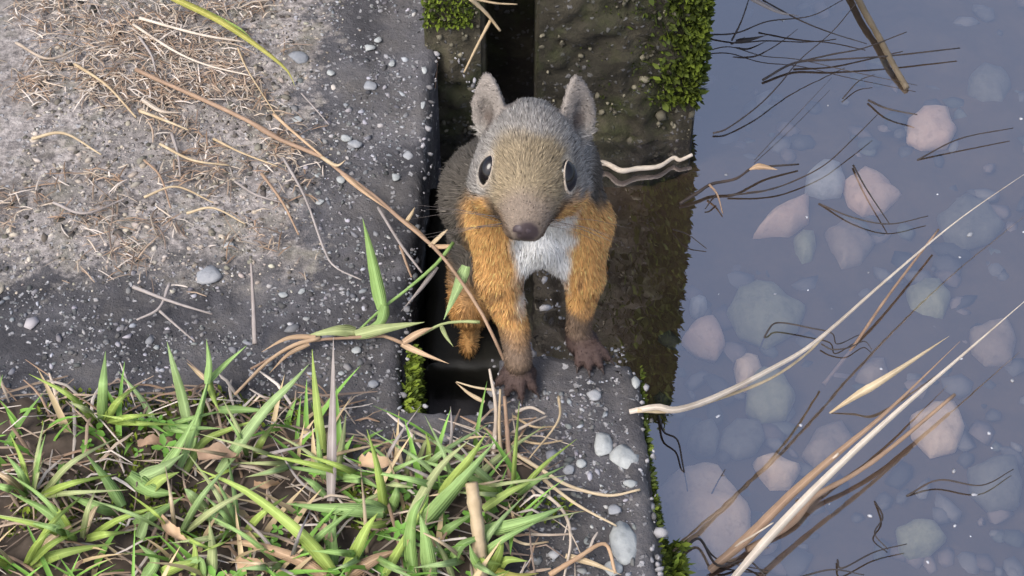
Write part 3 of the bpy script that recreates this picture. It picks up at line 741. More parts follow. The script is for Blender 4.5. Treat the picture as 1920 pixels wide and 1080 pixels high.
stem('straight grey dry stalk standing over dark speckled concrete', [(478, 645, 3), (475, 570, 8), (471, 494, 14)], 10, 'grey', GS)
stem('thin bluish stem on bare dark concrete by white pebbles', [(565, 175, 2), (592, 205, 3), (617, 234, 2)], 4, 'grey', GS)
stem('forked grey twig lying across the damp dark slab', [(250, 538, 2), (320, 565, 4), (398, 589, 2)], 8, 'grey', GS)
stem('crooked short twig under the forked grey twig', [(318, 532, 3), (298, 578, 3), (256, 600, 2)], 8, 'grey', GS)
stem('thin twig below the forked twig pointing at the green tuft', [(296, 580, 2), (330, 610, 3), (365, 640, 2)], 6, 'grey', GS)
stem('thick pale dry stalk standing up among bright green blades', [(903, 1095, 2), (897, 1000, 12), (884, 905, 24)], 27, 'straw', 'dry stalks', taper=.75, knots=(.35, .8))
GP = 'dry straws by the forepaw'
PAW_LABELS = ['brown stalk standing upright closest under the forepaw',
    'bleached upright straw brushing the forepaw fingers',
    'thin upright straw between the brown stalk and bleached straw',
    'short white straw lying flat at the forepaw claws',
    'white straw slanting up under the flat white one',
    'hooked straw curling on the dark grit beside the paw',
    'level thin straw pointing over the grit from the stalk',
    'short curved straw near the low lime tuft',
    'flat white straw above the short curved straw',
    'straw slanting to the pale pebbles by the slab edge',
    'small tilted straw beside the hooked straw']
for lab, (pts, wp, mk) in zip(PAW_LABELS, [([(957, 900, 2), (952, 820, 8), (946, 744, 12)], 12, 'brown'), ([(925, 850, 2), (930, 770, 8), (918, 692, 14)], 10, 'white'), ([(940, 860, 2), (936, 800, 8), (938, 730, 13)], 8, 'straw'),
        ([(967, 772, 2), (995, 764, 4), (1022, 776, 2)], 8, 'white'), ([(960, 812, 2), (990, 796, 5), (1026, 780, 2)], 7, 'white'), ([(1048, 744, 3), (1046, 790, 6), (992, 860, 3)], 6, 'straw'),
        ([(965, 822, 2), (1010, 832, 4), (1055, 826, 2)], 6, 'straw'), ([(948, 1003, 2), (985, 1020, 4), (1028, 1016, 2)], 7, 'straw'), ([(985, 1001, 2), (1030, 1003, 4), (1075, 1001, 2)], 7, 'white'),
        ([(1017, 897, 2), (1080, 945, 5), (1156, 986, 2)], 8, 'straw'), ([(962, 780, 3), (1000, 800, 5), (1040, 800, 2)], 6, 'straw')]):
    stem(lab, pts, wp, mk, GP)
stem('long pale forked straw lying over dark grit to the slab edge', [(965, 850, 3), (1020, 884, 6), (1070, 912, 4), (1140, 929, 2), (1200, 918, 2)], 9, 'straw', GP)
stem('long curved straw hooking down the dark gritty slab', [(990, 905, 3), (1052, 953, 5), (1070, 1010, 4), (1056, 1090, 2)], 8, 'white', GP)
stem('bent orange straw forming an arch near the pale pebble', [(1030, 1078, 2), (1080, 1048, 5), (1134, 1020, 5), (1154, 1075, 2)], 11, 'orange', GP)
stem('pale flat straw under the bent orange straw', [(1060, 1042, 2), (1110, 1056, 4), (1165, 1078, 2)], 12, 'straw', GP, True)
stem('folded straw sticking out over the black notch', [(908, 754, 3), (880, 738, 4), (853, 716, 5)], 8, 'straw', GP, True)
stem('thin straw bridging the black notch rim', [(930, 732, 4), (890, 726, 5), (856, 716, 5)], 6, 'straw', GP)
stem('dry stick dangling over the dark pier groove', [(880, -5, 40), (912, 25, 30), (938, 58, 22)], 11, 'straw', 'sticks by the pier')
stem('thin straw hanging down the narrow pier face', [(920, 38, 26), (895, 85, 16), (870, 136, 6)], 8, 'straw', 'sticks by the pier')
stem('thin pale stem crossing the top of the dark groove', [(890, -2, 36), (930, 6, 34), (970, 8, 32)], 6, 'straw', 'sticks by the pier')
stem('thin vertical stem leaning on the slab side by the pier', [(822, 60, -2), (820, 110, -6), (816, 165, -12)], 6, 'brown', 'sticks by the pier')
def wp_(u, v, dz): return (u, v, (WZ + dz) * 1000)
stem('thin reed crossing another on the dark water by the pier', [wp_(1105, 222, .004), wp_(1180, 218, .004), wp_(1232, 208, .004), wp_(1302, 194, .004)], 6, 'straw', 'sticks by the pier')
stem('thin reed slanting down under its crossing neighbour by the pier', [wp_(1105, 188, .002), wp_(1200, 208, .002), wp_(1300, 228, .002)], 5, 'straw', 'sticks by the pier')
stem('pale crooked driftwood twig floating on the dark water by the pier', [wp_(1122, 304, .004), wp_(1140, 308, .003), wp_(1165, 320, .004), wp_(1195, 316, .003), wp_(1235, 312, .003), wp_(1262, 296, .003), wp_(1275, 300, .003), (1298, 290, -46)], 14, 'white', 'sticks by the pier', taper=.6)

# straws out over the open water
GW = 'straws over the water'
stem('long pale straw reaching from the slab edge out over the water', [(1180, 772, 2), (1230, 763, 3), (1270, 768, 0), (1340, 745, -6), (1440, 695, -14), (1530, 640, -20), (1662, 525, -26), (1800, 410, -30), (1960, 300, -34)], 13, 'white', GW, True)
stem('thinner tan straw running alongside the long pale straw', [(1195, 770, 2), (1270, 770, -2), (1340, 750, -9), (1440, 712, -18), (1510, 665, -24), (1560, 615, -30)], 9, 'straw', GW)
stem('dark reddish stalk lying in the water below the long pale straw', [wp_(1545, 720, -.004), wp_(1600, 650, 0), wp_(1665, 555, .006), wp_(1760, 430, .008)], 9, 'brown', GW)
stem('broad dry brown leaf blade tapering into the water', [wp_(1555, 775, 0), wp_(1605, 742, .006), wp_(1665, 706, .012), wp_(1780, 630, .012)], 17, 'straw', GW, True, base=.2, peak=.45)
stem('bright straight straw slanting across the water by the tan stone', [wp_(1370, 1090, .008), wp_(1440, 1010, .012), wp_(1540, 905, .016), wp_(1662, 790, .02), wp_(1800, 670, .02), wp_(1950, 540, .02)], 17, 'white', GW, True)
stem('reddish brown reed stalk under the bright straight straw', [wp_(1330, 1070, .002), wp_(1400, 1010, .006), wp_(1480, 930, .010), wp_(1570, 850, .012), wp_(1665, 770, .014), wp_(1800, 640, .014)], 20, 'brown', GW, True)
stem('dark bent reed edging the bundle of straws in the water', [wp_(1400, 1030, 0), wp_(1480, 985, .002), wp_(1530, 930, .004), wp_(1600, 890, .005), wp_(1670, 840, .006), wp_(1790, 740, .006)], 15, 'brown', GW)
stem('thin white broken straw between the bundle and the grey stone', [wp_(1500, 905, .006), wp_(1530, 890, .008), wp_(1572, 850, .012)], 9, 'white', GW)
stem('thin white straw beneath the reed bundle near the tan stone', [wp_(1368, 1030, .004), wp_(1410, 1005, .006), wp_(1450, 980, .008)], 6, 'white', GW)
GT = 'dark twigs in the water'
TWIG_LABELS = ['long thin twig curving from the pier foot toward the olive reed',
    'dark twig running from the mossy pier corner beneath the reed leaf',
    'short straight twig meeting the small dark floating leaf',
    'thin twig slanting away from the flat reed leaf to the olive reed',
    'thickest dark twig lying level below the olive reed',
    'dark twig lying close along the thickest level twig',
    'thin stem looping away from the mossy pier edge',
    'long thin curved twig arching past the whitish stone',
    'hair thin straight stem above the orange leaf twig',
    'short curved twig beneath the end of the olive reed',
    'stubby black stick off the tip of the olive reed',
    'dark twig pointing at the broad pink stone',
    'dark twig crossing over the broad pink stone',
    'short prong of twig at the edge of the dark pier reflection',
    'kinked black twig draped over the round greenish stone',
    'small crooked twig under the long pale straw beside the red stalk',
    'wavy black twig sinking onto the large tan stone',
    'tiny twig at the top rim of the large tan stone',
    'thick crooked twig beside the moss below the large tan stone',
    'thin bent twig resting along the large tan stone',
    'forked thin twig in clear water past the bright straight straw',
    'low wavy twig near the forked thin twig',
    'curling dark twig by the end of the dark bent reed',
    'winding twig over the sunken grey cobble',
    'lone straight twig above the sunken pink cobble']
for DT, (pts, wp) in zip(TWIG_LABELS, [([wp_(1337, 250, .001), wp_(1365, 240, .002), wp_(1420, 200, .004), wp_(1460, 160, .006), wp_(1500, 112, .01), wp_(1560, 60, .014), wp_(1606, 5, .02)], 6),
        ([wp_(1320, 65, .001), wp_(1380, 62, .003), wp_(1440, 40, .006), wp_(1520, 30, .008), wp_(1580, 0, .012)], 6),
        ([wp_(1372, 76, .001), wp_(1390, 40, .006), wp_(1405, -4, .012)], 7),
        ([wp_(1430, 0, .01), wp_(1500, 38, .006), wp_(1560, 62, .003), wp_(1625, 82, .002)], 6),
        ([wp_(1430, 150, .001), wp_(1490, 118, .003), wp_(1560, 112, .004), wp_(1665, 105, .004), wp_(1800, 90, .004)], 9),
        ([wp_(1490, 118, .002), wp_(1560, 102, .004), wp_(1620, 90, .004), wp_(1700, 60, .006)], 7),
        ([wp_(1325, 95, .001), wp_(1370, 88, .002), wp_(1430, 105, .002), wp_(1500, 112, .002), wp_(1600, 135, .002), wp_(1720, 160, .002)], 4),
        ([wp_(1365, 366, .001), wp_(1420, 360, .002), wp_(1475, 345, .003), wp_(1545, 310, .004), wp_(1600, 260, .006), wp_(1645, 215, .008)], 6),
        ([wp_(1415, 300, .001), wp_(1480, 230, .003), wp_(1560, 145, .004)], 2.5),
        ([wp_(1580, 185, .001), wp_(1610, 152, .003), wp_(1640, 140, .004)], 5),
        ([wp_(1628, 188, .001), wp_(1665, 204, .003), wp_(1720, 215, .004)], 8),
        ([wp_(1535, 382, 0), wp_(1600, 408, .002), wp_(1668, 420, .003), wp_(1740, 405, .003)], 6),
        ([wp_(1600, 310, .001), wp_(1625, 355, .002), wp_(1668, 420, .003)], 7),
        ([wp_(1262, 430, .001), wp_(1290, 440, .004), wp_(1325, 466, .001)], 5),
        ([wp_(1424, 655, -.004), wp_(1440, 620, .002), wp_(1460, 605, .003), wp_(1520, 615, .003), wp_(1560, 625, .003), wp_(1570, 645, .003), wp_(1610, 628, .002)], 6),
        ([wp_(1540, 645, .002), wp_(1560, 655, .002), wp_(1590, 652, .003), wp_(1620, 640, .002), wp_(1635, 655, .001)], 5),
        ([wp_(1235, 780, .001), wp_(1245, 810, .003), wp_(1270, 825, .004), wp_(1280, 870, .002), wp_(1292, 935, -.008)], 7),
        ([wp_(1325, 945, -.008), wp_(1345, 905, -.002), wp_(1360, 880, .002)], 5),
        ([wp_(1270, 1045, .001), wp_(1310, 1010, .003), wp_(1345, 1060, .003), wp_(1400, 1050, .003), wp_(1440, 1085, .001)], 9),
        ([wp_(1310, 1005, -.004), wp_(1340, 1045, .002), wp_(1380, 1058, .002), wp_(1440, 1070, .001)], 6),
        ([wp_(1570, 1050, .001), wp_(1580, 1065, .003), wp_(1640, 1035, .003), wp_(1700, 1020, .003)], 6),
        ([wp_(1500, 1082, .001), wp_(1560, 1068, .003), wp_(1620, 1078, .002)], 6),
        ([wp_(1640, 940, 0), wp_(1655, 970, .002), wp_(1640, 1000, .002), wp_(1665, 1030, .001)], 6),
        ([wp_(1700, 930, 0), wp_(1760, 900, .003), wp_(1840, 910, .003), wp_(1900, 880, .002)], 6),
        ([wp_(1720, 300, 0), wp_(1800, 260, .004), wp_(1900, 240, .004)], 6)]):
    stem(DT, pts, wp * .75, 'black', GT, name='wet_twig', cat='twig')
stem('dark twig with a tuft of orange dead leaf in the water', [wp_(1275, 382, .001), wp_(1310, 360, .003), wp_(1335, 345, .004), wp_(1380, 335, .005), wp_(1412, 314, .006), wp_(1440, 312, .004), wp_(1498, 308, .002)], 9, 'black', GT, name='wet_twig', cat='twig')
lf = stem('small orange brown dead leaf caught on a dark twig', [wp_(1405, 318, .007), wp_(1425, 312, .008), wp_(1458, 318, .006)], 15, 'orange', GT, True, name='dead_leaf', cat='leaf', base=.2, peak=.45)
stem('small forked side twig hanging below the orange leaf twig', [wp_(1330, 346, .005), wp_(1345, 365, .004), wp_(1355, 400, .001)], 6, 'brown', GT, name='wet_twig', cat='twig')
stem('short dark prong next to the forked side twig', [wp_(1345, 362, .004), wp_(1332, 378, .003), wp_(1322, 392, .001)], 5, 'black', GT, name='wet_twig', cat='twig')
stem('thick olive reed stem leaning in over the water at the far side', [wp_(1590, -40, .004), wp_(1620, 20, .004), wp_(1648, 70, .003), wp_(1672, 116, .003), wp_(1700, 165, .001)], 20, 'olive', GT, name='reed', cat='reed', taper=.8)
stem('flat olive reed leaf touching the water beside the mossy pier', [wp_(1390, -14, .02), wp_(1430, 8, .016), wp_(1465, 24, .01), wp_(1500, 30, .004)], 13, 'grey', GT, True, name='reed', cat='reed')
stem('small dark floating leaf near the mossy pier', [wp_(1380, 78, .002), wp_(1405, 74, .003), wp_(1438, 66, .002)], 14, 'black', GT, True, name='dead_leaf', cat='leaf')

# dead leaf pieces among the grass
def leaf_scrap(lab, pts, wpx, mk):
    W = [P3(p) for p in pts]; sp = spline(W, 10); b0 = sp[len(sp) // 2].copy(); V, F = [], []; m = len(sp); sd0 = random.random() * 30
    for i, p in enumerate(sp):
        t = i / (m - 1); T = (sp[min(i + 1, m - 1)] - sp[max(i - 1, 0)]).normalized(); s_ = T.cross(Vector((.1, -.3, 1))).normalized(); hw = wpx * PX * .42 * (.35 + .65 * math.sin(math.pi * min(1, .12 + t * .9)))
        for k in range(5):
            f = (k - 2) / 2 * (1 + .5 * noise.noise(Vector((i * .9, k * 3.1, sd0)))); q = p + s_ * hw * f
            V.append(q - b0 + Vector((0, 0, .0022 * noise.noise(Vector((q.x * 260, q.y * 260, sd0))) + .0016 * f * f)))
    for i in range(m - 1):
        for k in range(4): F.append((i * 5 + k, i * 5 + k + 1, i * 5 + k + 6, i * 5 + k + 5))
    o = mesh_obj('dead_leaf', V, F, LEAF[mk]); o.location = b0; tag(o, lab, 'leaf', 'dead leaf scraps')
for pts, wp, mk, lab in [([(672, 872, 10), (700, 868, 13), (736, 874, 11)], 36, 'orange', 'orange dead leaf scrap beside the small lime shoot'),
        ([(372, 862, 9), (410, 850, 12), (450, 858, 10)], 30, 'brown', 'dark red brown dead leaf under the green tuft'),
        ([(595, 985, 9), (610, 1000, 11), (622, 1018, 9)], 22, 'orange', 'tan leaf scrap tucked beneath the long arched blade'),
        ([(300, 972, 10), (325, 1000, 12), (350, 1020, 10)], 22, 'orange', 'narrow tan dead leaf between the broad and blue green tufts'),
        ([(476, 912, 9), (500, 915, 11), (524, 906, 9)], 16, 'orange', 'small pinkish leaf scrap on bare soil'),
        ([(445, 1066, 9), (480, 1060, 12), (500, 1075, 9)], 26, 'orange', 'curled orange leaf scrap near the sprawling tuft base'),
        ([(259, 838, 6), (290, 830, 9), (325, 832, 7)], 26, 'brown', 'dark curled dead leaf at the mossy rim of the slab')]:
    leaf_scrap(lab, pts, wp, mk)

# ------------------------------------------------------------------ stones on the stream bed
def stone(label, poly, mat, h=.010, name='stone', sink=.35):
    zb = BEDZ - .004; P = [G(u, v, zb + h * .5) for u, v in poly]; c = sum(P, Vector()) / len(P); n0 = len(P); seed = random.random() * 50
    ring = []
    for i in range(n0):
        a, b_, d, e = P[i - 1], P[i], P[(i + 1) % n0], P[(i + 2) % n0]
        for k in range(4):
            t = k / 4; ring.append(.5 * (2 * b_ + (d - a) * t + (2 * a - 5 * b_ + 4 * d - e) * t * t + (3 * b_ - a - 3 * d + e) * t ** 3) if False else b_.lerp(d, t))
    for _ in range(0):
        ring = [(ring[i - 1] + ring[i] * 2 + ring[(i + 1) % len(ring)]) / 4 for i in range(len(ring))]
    n = len(ring); V, F = [], []
    prof = [(.86, -.5), (1.0, -.1), (.98, .25), (.86, .6), (.62, .82), (.32, .95)]
    for s_, zz in prof:
        for p in ring:
            q = (p - c) * s_; nz = noise.noise(Vector((q.x * 95, q.y * 95, zz + seed))); nz2 = noise.noise(Vector((q.x * 170, q.y * 170, zz + seed)))
            V.append((q.x * (1 + .06 * nz + .02 * nz2), q.y * (1 + .06 * nz + .02 * nz2), h * (zz * .7 + .16 * nz + .05 * nz2)))
    for k in range(len(prof) - 1):
        for i in range(n): F.append((k * n + i, k * n + (i + 1) % n, (k + 1) * n + (i + 1) % n, (k + 1) * n + i))
    V.append((0, 0, h * .70)); t = len(V) - 1
    for i in range(n): F.append(((len(prof) - 1) * n + i, (len(prof) - 1) * n + (i + 1) % n, t))
    F.append(tuple(range(n - 1, -1, -1)))
    o = mesh_obj(name, V, F, mat); o.location = (c.x, c.y, zb + h * .35); tag(o, label, 'stone', 'stones in the shallow water'); return o
TAN = mat_stone('tan_stone', (.62, .43, .28), (.74, .54, .38)); PINK = mat_stone('pink_stone', (.52, .34, .24), (.62, .43, .31))
GRN = mat_stone('green_grey_stone', (.19, .185, .105), (.29, .275, .17)); GRY = mat_stone('grey_stone', (.11, .10, .075), (.17, .155, .12)); WHT = mat_stone('whitish_stone', (.28, .27, .25), (.38, .36, .33))
MAU = mat_stone('mauve_stone', (.22, .16, .115), (.29, .22, .16))
def blob(cx, cy, rx, ry, n=7, jit=.24): return [(cx + rx * math.cos(a) * (1 + random.uniform(-jit, jit)), cy - ry * math.sin(a) * (1 + random.uniform(-jit, jit))) for a in [6.2832 * i / n for i in range(n)]]
def rev(p): return list(reversed(p))
stone('large smooth tan stone under water beside the mossy slab edge', rev([(1232, 922), (1262, 892), (1305, 872), (1345, 882), (1382, 925), (1408, 962), (1406, 1012), (1370, 1050), (1310, 1055), (1262, 1010)]), TAN, .020)
stone('small pink triangular stone under water near the dark reflection', rev([(1278, 634), (1300, 610), (1338, 598), (1362, 640), (1346, 664), (1308, 656)]), PINK, .014)
stone('round greenish grey stone with a dark twig over it', rev([(1364, 580), (1378, 545), (1415, 530), (1450, 540), (1510, 575), (1498, 612), (1440, 645), (1385, 622)]), GRN, .016)
stone('pink wedge shaped stone lying alone in the water', rev([(1412, 442), (1440, 410), (1475, 388), (1516, 372), (1518, 410), (1480, 436)]), PINK, .015)
stone('dull pinkish round stone near the end of the forked twig', blob(1588, 455, 42, 40), MAU, .012)
stone('round mottled green stone beneath the long pale straw', blob(1440, 742, 48, 44), GRN, .016)
stone('small rusty stone tucked against the mottled green stone', blob(1402, 700, 26, 30), TAN, .012)
stone('tan half buried stone lying between the two straw bundles', rev([(1412, 862), (1450, 855), (1502, 878), (1482, 910), (1445, 912), (1425, 888)]), TAN, .013)
stone('flat mauve stone beside the reed bundle', rev([(1505, 850), (1530, 808), (1580, 790), (1600, 830), (1570, 870), (1530, 872)]), MAU, .012)
stone('whitish lump of stone beneath the long thin curved twig', blob(1550, 340, 42, 34), WHT, .013)
stone('broad pink stone under the dark crossing twigs', blob(1630, 362, 50, 42), PINK, .012)
stone('small grey stone between pink wedge and dull round stone', blob(1510, 462, 26, 32), GRN, .011)
stone('faint grey stone with a reed shadow near the slab', blob(1318, 818, 32, 28), GRY, .012)
stone('wide flat bluish grey stone sunk in the silt', blob(1392, 822, 48, 34), GRY, .008)
stone('little white stone close to the round greenish stone', blob(1312, 574, 18, 14), WHT, .010)
stone('pale small stone at the edge of the dark reflection', blob(1640, 700, 34, 26), MAU, .010)
COBBLE_LABELS = ['pinkish sunken cobble beyond the broad pink stone',
    'large grey sunken cobble beyond the dull pinkish stone',
    'greenish sunken cobble under the far end of the long pale straw',
    'mauve sunken cobble out past the broad dry leaf blade',
    'tan sunken cobble beyond the reed bundle',
    'largest grey sunken cobble under the winding twig',
    'greenish sunken cobble near the curling dark twig',
    'small grey sunken cobble above the lone straight twig']
for i, (u, v, rx, ry, m_) in enumerate([(1740, 240, 54, 44, PINK), (1820, 420, 60, 46, GRY), (1740, 560, 44, 40, GRN), (1860, 640, 52, 46, MAU), (1760, 800, 50, 44, TAN), (1870, 900, 58, 50, GRY), (1720, 1010, 46, 40, GRN), (1850, 160, 44, 36, GRY)]):
    stone(COBBLE_LABELS[i], blob(u, v, rx, ry), m_, .012)
s = Soup()
for k in range(420):
    u, v = rng.uniform(1150, 1960), rng.uniform(-40, 1110); p = G(u, v, BEDZ); 
    if p.x < .06: continue
    r = rng.uniform(.0015, .006); c = np.array([(.17, .15, .13), (.20, .15, .12), (.11, .11, .09), (.08, .07, .06)][rng.integers(4)]) * rng.uniform(.5, 1.1)
    grain(s, (p.x, p.y, BEDZ - .002), r, c, .5)
o = s.build('bed_gravel', GRAIN, smooth=True); tag(o, 'loose gravel scattered over the muddy stream bed', 'gravel', kind='stuff')
s = Soup()
for k in range(40):
    u, v = rng.uniform(1130, 1950), rng.uniform(-20, 1100); p = G(u, v, WZ)
    if p.x < .075: continue
    r = rng.uniform(.0003, .0011) * (1 if p.x > .085 else .8); c = np.array((.45, .46, .50)) * rng.uniform(.5, 1.3)
    grain(s, (p.x, p.y, WZ + r * .1), r, np.clip(c, 0, .8), .3)
o = s.build('floating_specks', GRAIN); tag(o, 'pale specks of dust floating on the water', 'specks', kind='stuff')

# ------------------------------------------------------------------ the squirrel
ORG = Vector((.009, .42, 0))
def A(u, v, y):              # millimetres from the squirrel's forepaws
    p = AY(u, v, ORG.y + y * .001) - ORG; return np.array(p) * 1000
EYE = np.array((-3.6, 2.0, 98.0))
ro = math.radians(4)
hR = np.array((math.cos(ro), 0, -math.sin(ro))); hF = np.array((-.06, -1, -.03)); hF /= np.linalg.norm(hF)
hU = np.cross(hR, hF) * -1; hU = hU if hU[2] > 0 else -hU; hU /= np.linalg.norm(hU)
HB = np.stack([hR, hF, hU])  # rows: right, forward, up
def H(a, b, c): return EYE + hR * a + hF * b + hU * c

step = 1.2
lo, hi = np.array((-64., -24., -40.)), np.array((46., 168., 138.))
dims = np.ceil((hi - lo) / step).astype(int)
gx = [lo[i] + step * np.arange(dims[i]) for i in range(3)]
XX, YY, ZZ = np.meshgrid(*gx, indexing='ij'); GP_ = np.stack([XX, YY, ZZ], -1).astype(np.float32)
def ell(c, r, B=None):
    p = GP_ - np.asarray(c, np.float32)
    if B is not None: p = p @ np.asarray(B, np.float32).T
    r = np.asarray(r, np.float32); k0 = np.sqrt(((p / r) ** 2).sum(-1)); k1 = np.sqrt(((p / (r * r)) ** 2).sum(-1)) + 1e-6
    return k0 * (k0 - 1) / k1
def cone(a, b, ra, rb):
    a = np.asarray(a, np.float32); b = np.asarray(b, np.float32); d = b - a
    t = np.clip(((GP_ - a) @ d) / (d @ d), 0, 1); q = GP_ - a - t[..., None] * d
    return np.sqrt((q * q).sum(-1)) - (ra + (rb - ra) * t)
def smin(a, b, k):
    h = np.clip(.5 + .5 * (b - a) / k, 0, 1); return b + (a - b) * h - k * h * (1 - h)
def smax(a, b, k): return -smin(-a, -b, k)

D = ell(H(.5, -10, -2), (15.6, 19, 16), HB)
D = smin(D, ell(H(0, 2.0, -4), (12.6, 14, 11.5), HB), 6)
D = smin(D, ell(H(0, 11.0, -7.5), (7.6, 10, 6.6), HB), 5)
D = smin(D, ell(H(0, 8, -13.5), (5.6, 7, 3.5), HB), 4)
for sg in (-1, 1): D = smin(D, ell(H(sg * 9.0, -4, -10), (7.8, 11, 8.5), HB), 6)
for sg in (-1, 1): D = smin(D, ell(H(sg * 2.8, 17.0, -9.6), (3.6, 3.6, 3.0), HB), 2.5)
D = smin(D, ell(H(0, 19.4, -6.6), (2.7, 2.3, 2.2), HB), 1.6)
D = smax(D, -cone(H(0, 22.2, -8.2), H(0, 20.0, -12), .5, .5), .8)                      # philtrum
for sg in (-1, 1): D = smax(D, -ell(H(sg * 1.6, 21.4, -6.9), (.9, 1.1, .6), HB), .5)     # nostrils
gr = np.gradient(D, step)
def on_head(u, v):           # where the sight line to an eye meets the head, and the surface direction there
    o_ = np.array(Vector((0, 0, CAMH)) - ORG) * 1000; d_ = np.array(ray(u, v).normalized())
    for t_ in np.arange(480, 640, .3):
        p_ = o_ + d_ * t_; i = np.round((p_ - lo) / step).astype(int)
        if (i >= 0).all() and (i < dims).all() and D[i[0], i[1], i[2]] < 0:
            n_ = np.array([g_[i[0], i[1], i[2]] for g_ in gr]); return p_, n_ / np.linalg.norm(n_)
EYES = [on_head(913, 320), on_head(1067, 331)]; EB = [p_ for p_, n_ in EYES]; EN = [n_ for p_, n_ in EYES]; ER = 5.4
EN = [n_ + hR * sg * .2 for n_, sg in zip(EN, (-1, 1))]; EN = [n_ / np.linalg.norm(n_) for n_ in EN]
EA = []                      # in-plane axes of each almond eye: across, along (leaning outward at the top)
for n_, sg in zip(EN, (-1, 1)):
    al = hU + hF * -.35 + hR * sg * .22; al -= n_ * (al @ n_); al /= np.linalg.norm(al); EA.append((np.cross(al, n_), al))
EX, EY = 3.7, 5.4
# torso, neck, haunches, tail
D = smin(D, cone(H(0, -12, -10), (2, 26, 72), 14, 18), 8)
BODY = cone((1, 30, 70), (-13, 52, 36), 17, 20)
BODY = smin(BODY, cone((-13, 52, 36), (-17, 84, 8), 20, 18), 8)
BODY = smin(BODY, ell((1.5, 22, 60), (13, 11, 15)), 6)
BODY = smin(BODY, smin(cone((-22, 76, 4), (-25, 38, -10), 11, 7.5), cone((-25, 38, -10), (-24, 56, -25), 5.5, 3.6), 4), 6)
BODY = smin(BODY, cone((-24, 56, -25), (-26, 32, -27.5), 3.4, 2.4), 3)
BODY = smin(BODY, smin(cone((-10, 80, 2), (-12, 62, -8), 11, 7), cone((-12, 62, -8), (-9, 72, -25), 5, 3.4), 4), 6)
BODY = smin(BODY, cone((-9, 72, -25), (-11, 48, -27.5), 3.4, 2.4), 3)
TAILP = [(-17, 92, 0), (-20, 106, -8), (-22, 122, -18), (-18, 140, -28)]
for a, b, ra, rb in zip(TAILP, TAILP[1:], (8, 5, 4), (5, 4, 2.5)): BODY = smin(BODY, cone(a, b, ra, rb), 4)
D = smin(D, BODY, 9)
# forelegs
LEGS = [  # shoulder, elbow, wrist, palm
    (A(938, 425, 15), A(934, 520, 9), A(966, 622, 1), A(972, 676, -6)),
    (A(1087, 425, 17), A(1096, 520, 13), A(1084, 618, 11), A(1092, 652, 9))]
for (sh, el_, wr, pm), (r0, r1, r2) in zip(LEGS, ((10, 7.2, 4.6), (10, 6.2, 4.0))):
    leg = smin(cone(sh, el_, r0, r1), cone(el_, wr, r1, r2), 2.5)
    leg = smin(leg, cone(wr, pm, r2, r2 * 1.05), 2.5)
    D = smin(D, leg, 7)
for sh, el_, wr, pm in LEGS: D = smin(D, cone(A(1014, 446, 12), el_, 7.2, 4.6), 3.5)      # breast running down into the upper legs
for sg, (sh, el_, wr, pm) in zip((-1, 1), LEGS): D = smin(D, cone(H(sg * 8.5, -5, -11), sh + np.array((0, 3, 0)), 8.5, 10.5), 5)
TIPS = [[(934, 718), (950, 738), (978, 746), (1004, 732)], [(1084, 684), (1104, 690), (1126, 686), (1142, 672)]]
CLAWS = []; FING = []
for (sh, el_, wr, pm), tips, pr in zip(LEGS, TIPS, (4.4, 3.9)):
    pm = np.array(pm); pm[2] = 4.0
    D = smin(D, ell(pm, (pr * 1.5, pr * 1.35, 3.6)), 3)
    for (u, v) in tips:
        tp = np.array(G(u, v, .0022) - ORG) * 1000; tp[2] = 2.0
        kn = pm + (tp - pm) * .52; kn[2] = 5.6; d2 = pm + (tp - pm) * .80; d2[2] = 4.0
        f = smin(smin(cone(pm, kn, 2.2, 1.9), cone(kn, d2, 1.9, 1.6), .8), cone(d2, tp, 1.6, 1.35), .8)
        D = smin(D, f, .9); FING.append(tp)
        dr = tp - d2; dr /= np.linalg.norm(dr); CLAWS.append((tp + dr * .8, tp + dr * 3.4 + np.array((0, 0, -.3))))
# ears: upright leaves with a hollow
EARS = []
for sg, base, tip in ((-1, A(927, 258, 21), A(914, 134, 29)), (1, A(1080, 262, 20), A(1079, 138, 27))):
    ax = (tip - base); L = np.linalg.norm(ax); ax /= L
    fwd = np.array((sg * .55, -1, .25)); fwd -= ax * (fwd @ ax); fwd /= np.linalg.norm(fwd); side = np.cross(ax, fwd)
    B = np.stack([side, fwd, ax]); mid = base + ax * L * .42
    p = (GP_ - mid.astype(np.float32)) @ B.T.astype(np.float32)
    tt = np.clip((p[..., 2] + L * .45) / L, 0, 1); wd = 1 - .38 * tt ** 1.6                 # narrows to a point
    q = p.copy(); q[..., 0] /= np.maximum(wd, .3); q[..., 1] += (q[..., 0] ** 2) * -.035 + 0
    r = np.array((7.4, 2.3, L * .58), np.float32)
    k0 = np.sqrt(((q / r) ** 2).sum(-1)); k1 = np.sqrt(((q / (r * r)) ** 2).sum(-1)) + 1e-6; e = k0 * (k0 - 1) / k1
    sc_ = q - np.array((1.2 * sg, 2.5, -3.5), np.float32); r2 = np.array((4.2, 2.4, L * .38), np.float32)
    k0 = np.sqrt(((sc_ / r2) ** 2).sum(-1)); k1 = np.sqrt(((sc_ / (r2 * r2)) ** 2).sum(-1)) + 1e-6
    e = smax(e, -(k0 * (k0 - 1) / k1), .8); D = smin(D, e, 2.2); EARS.append((base, tip, fwd, side, ax, L, mid))

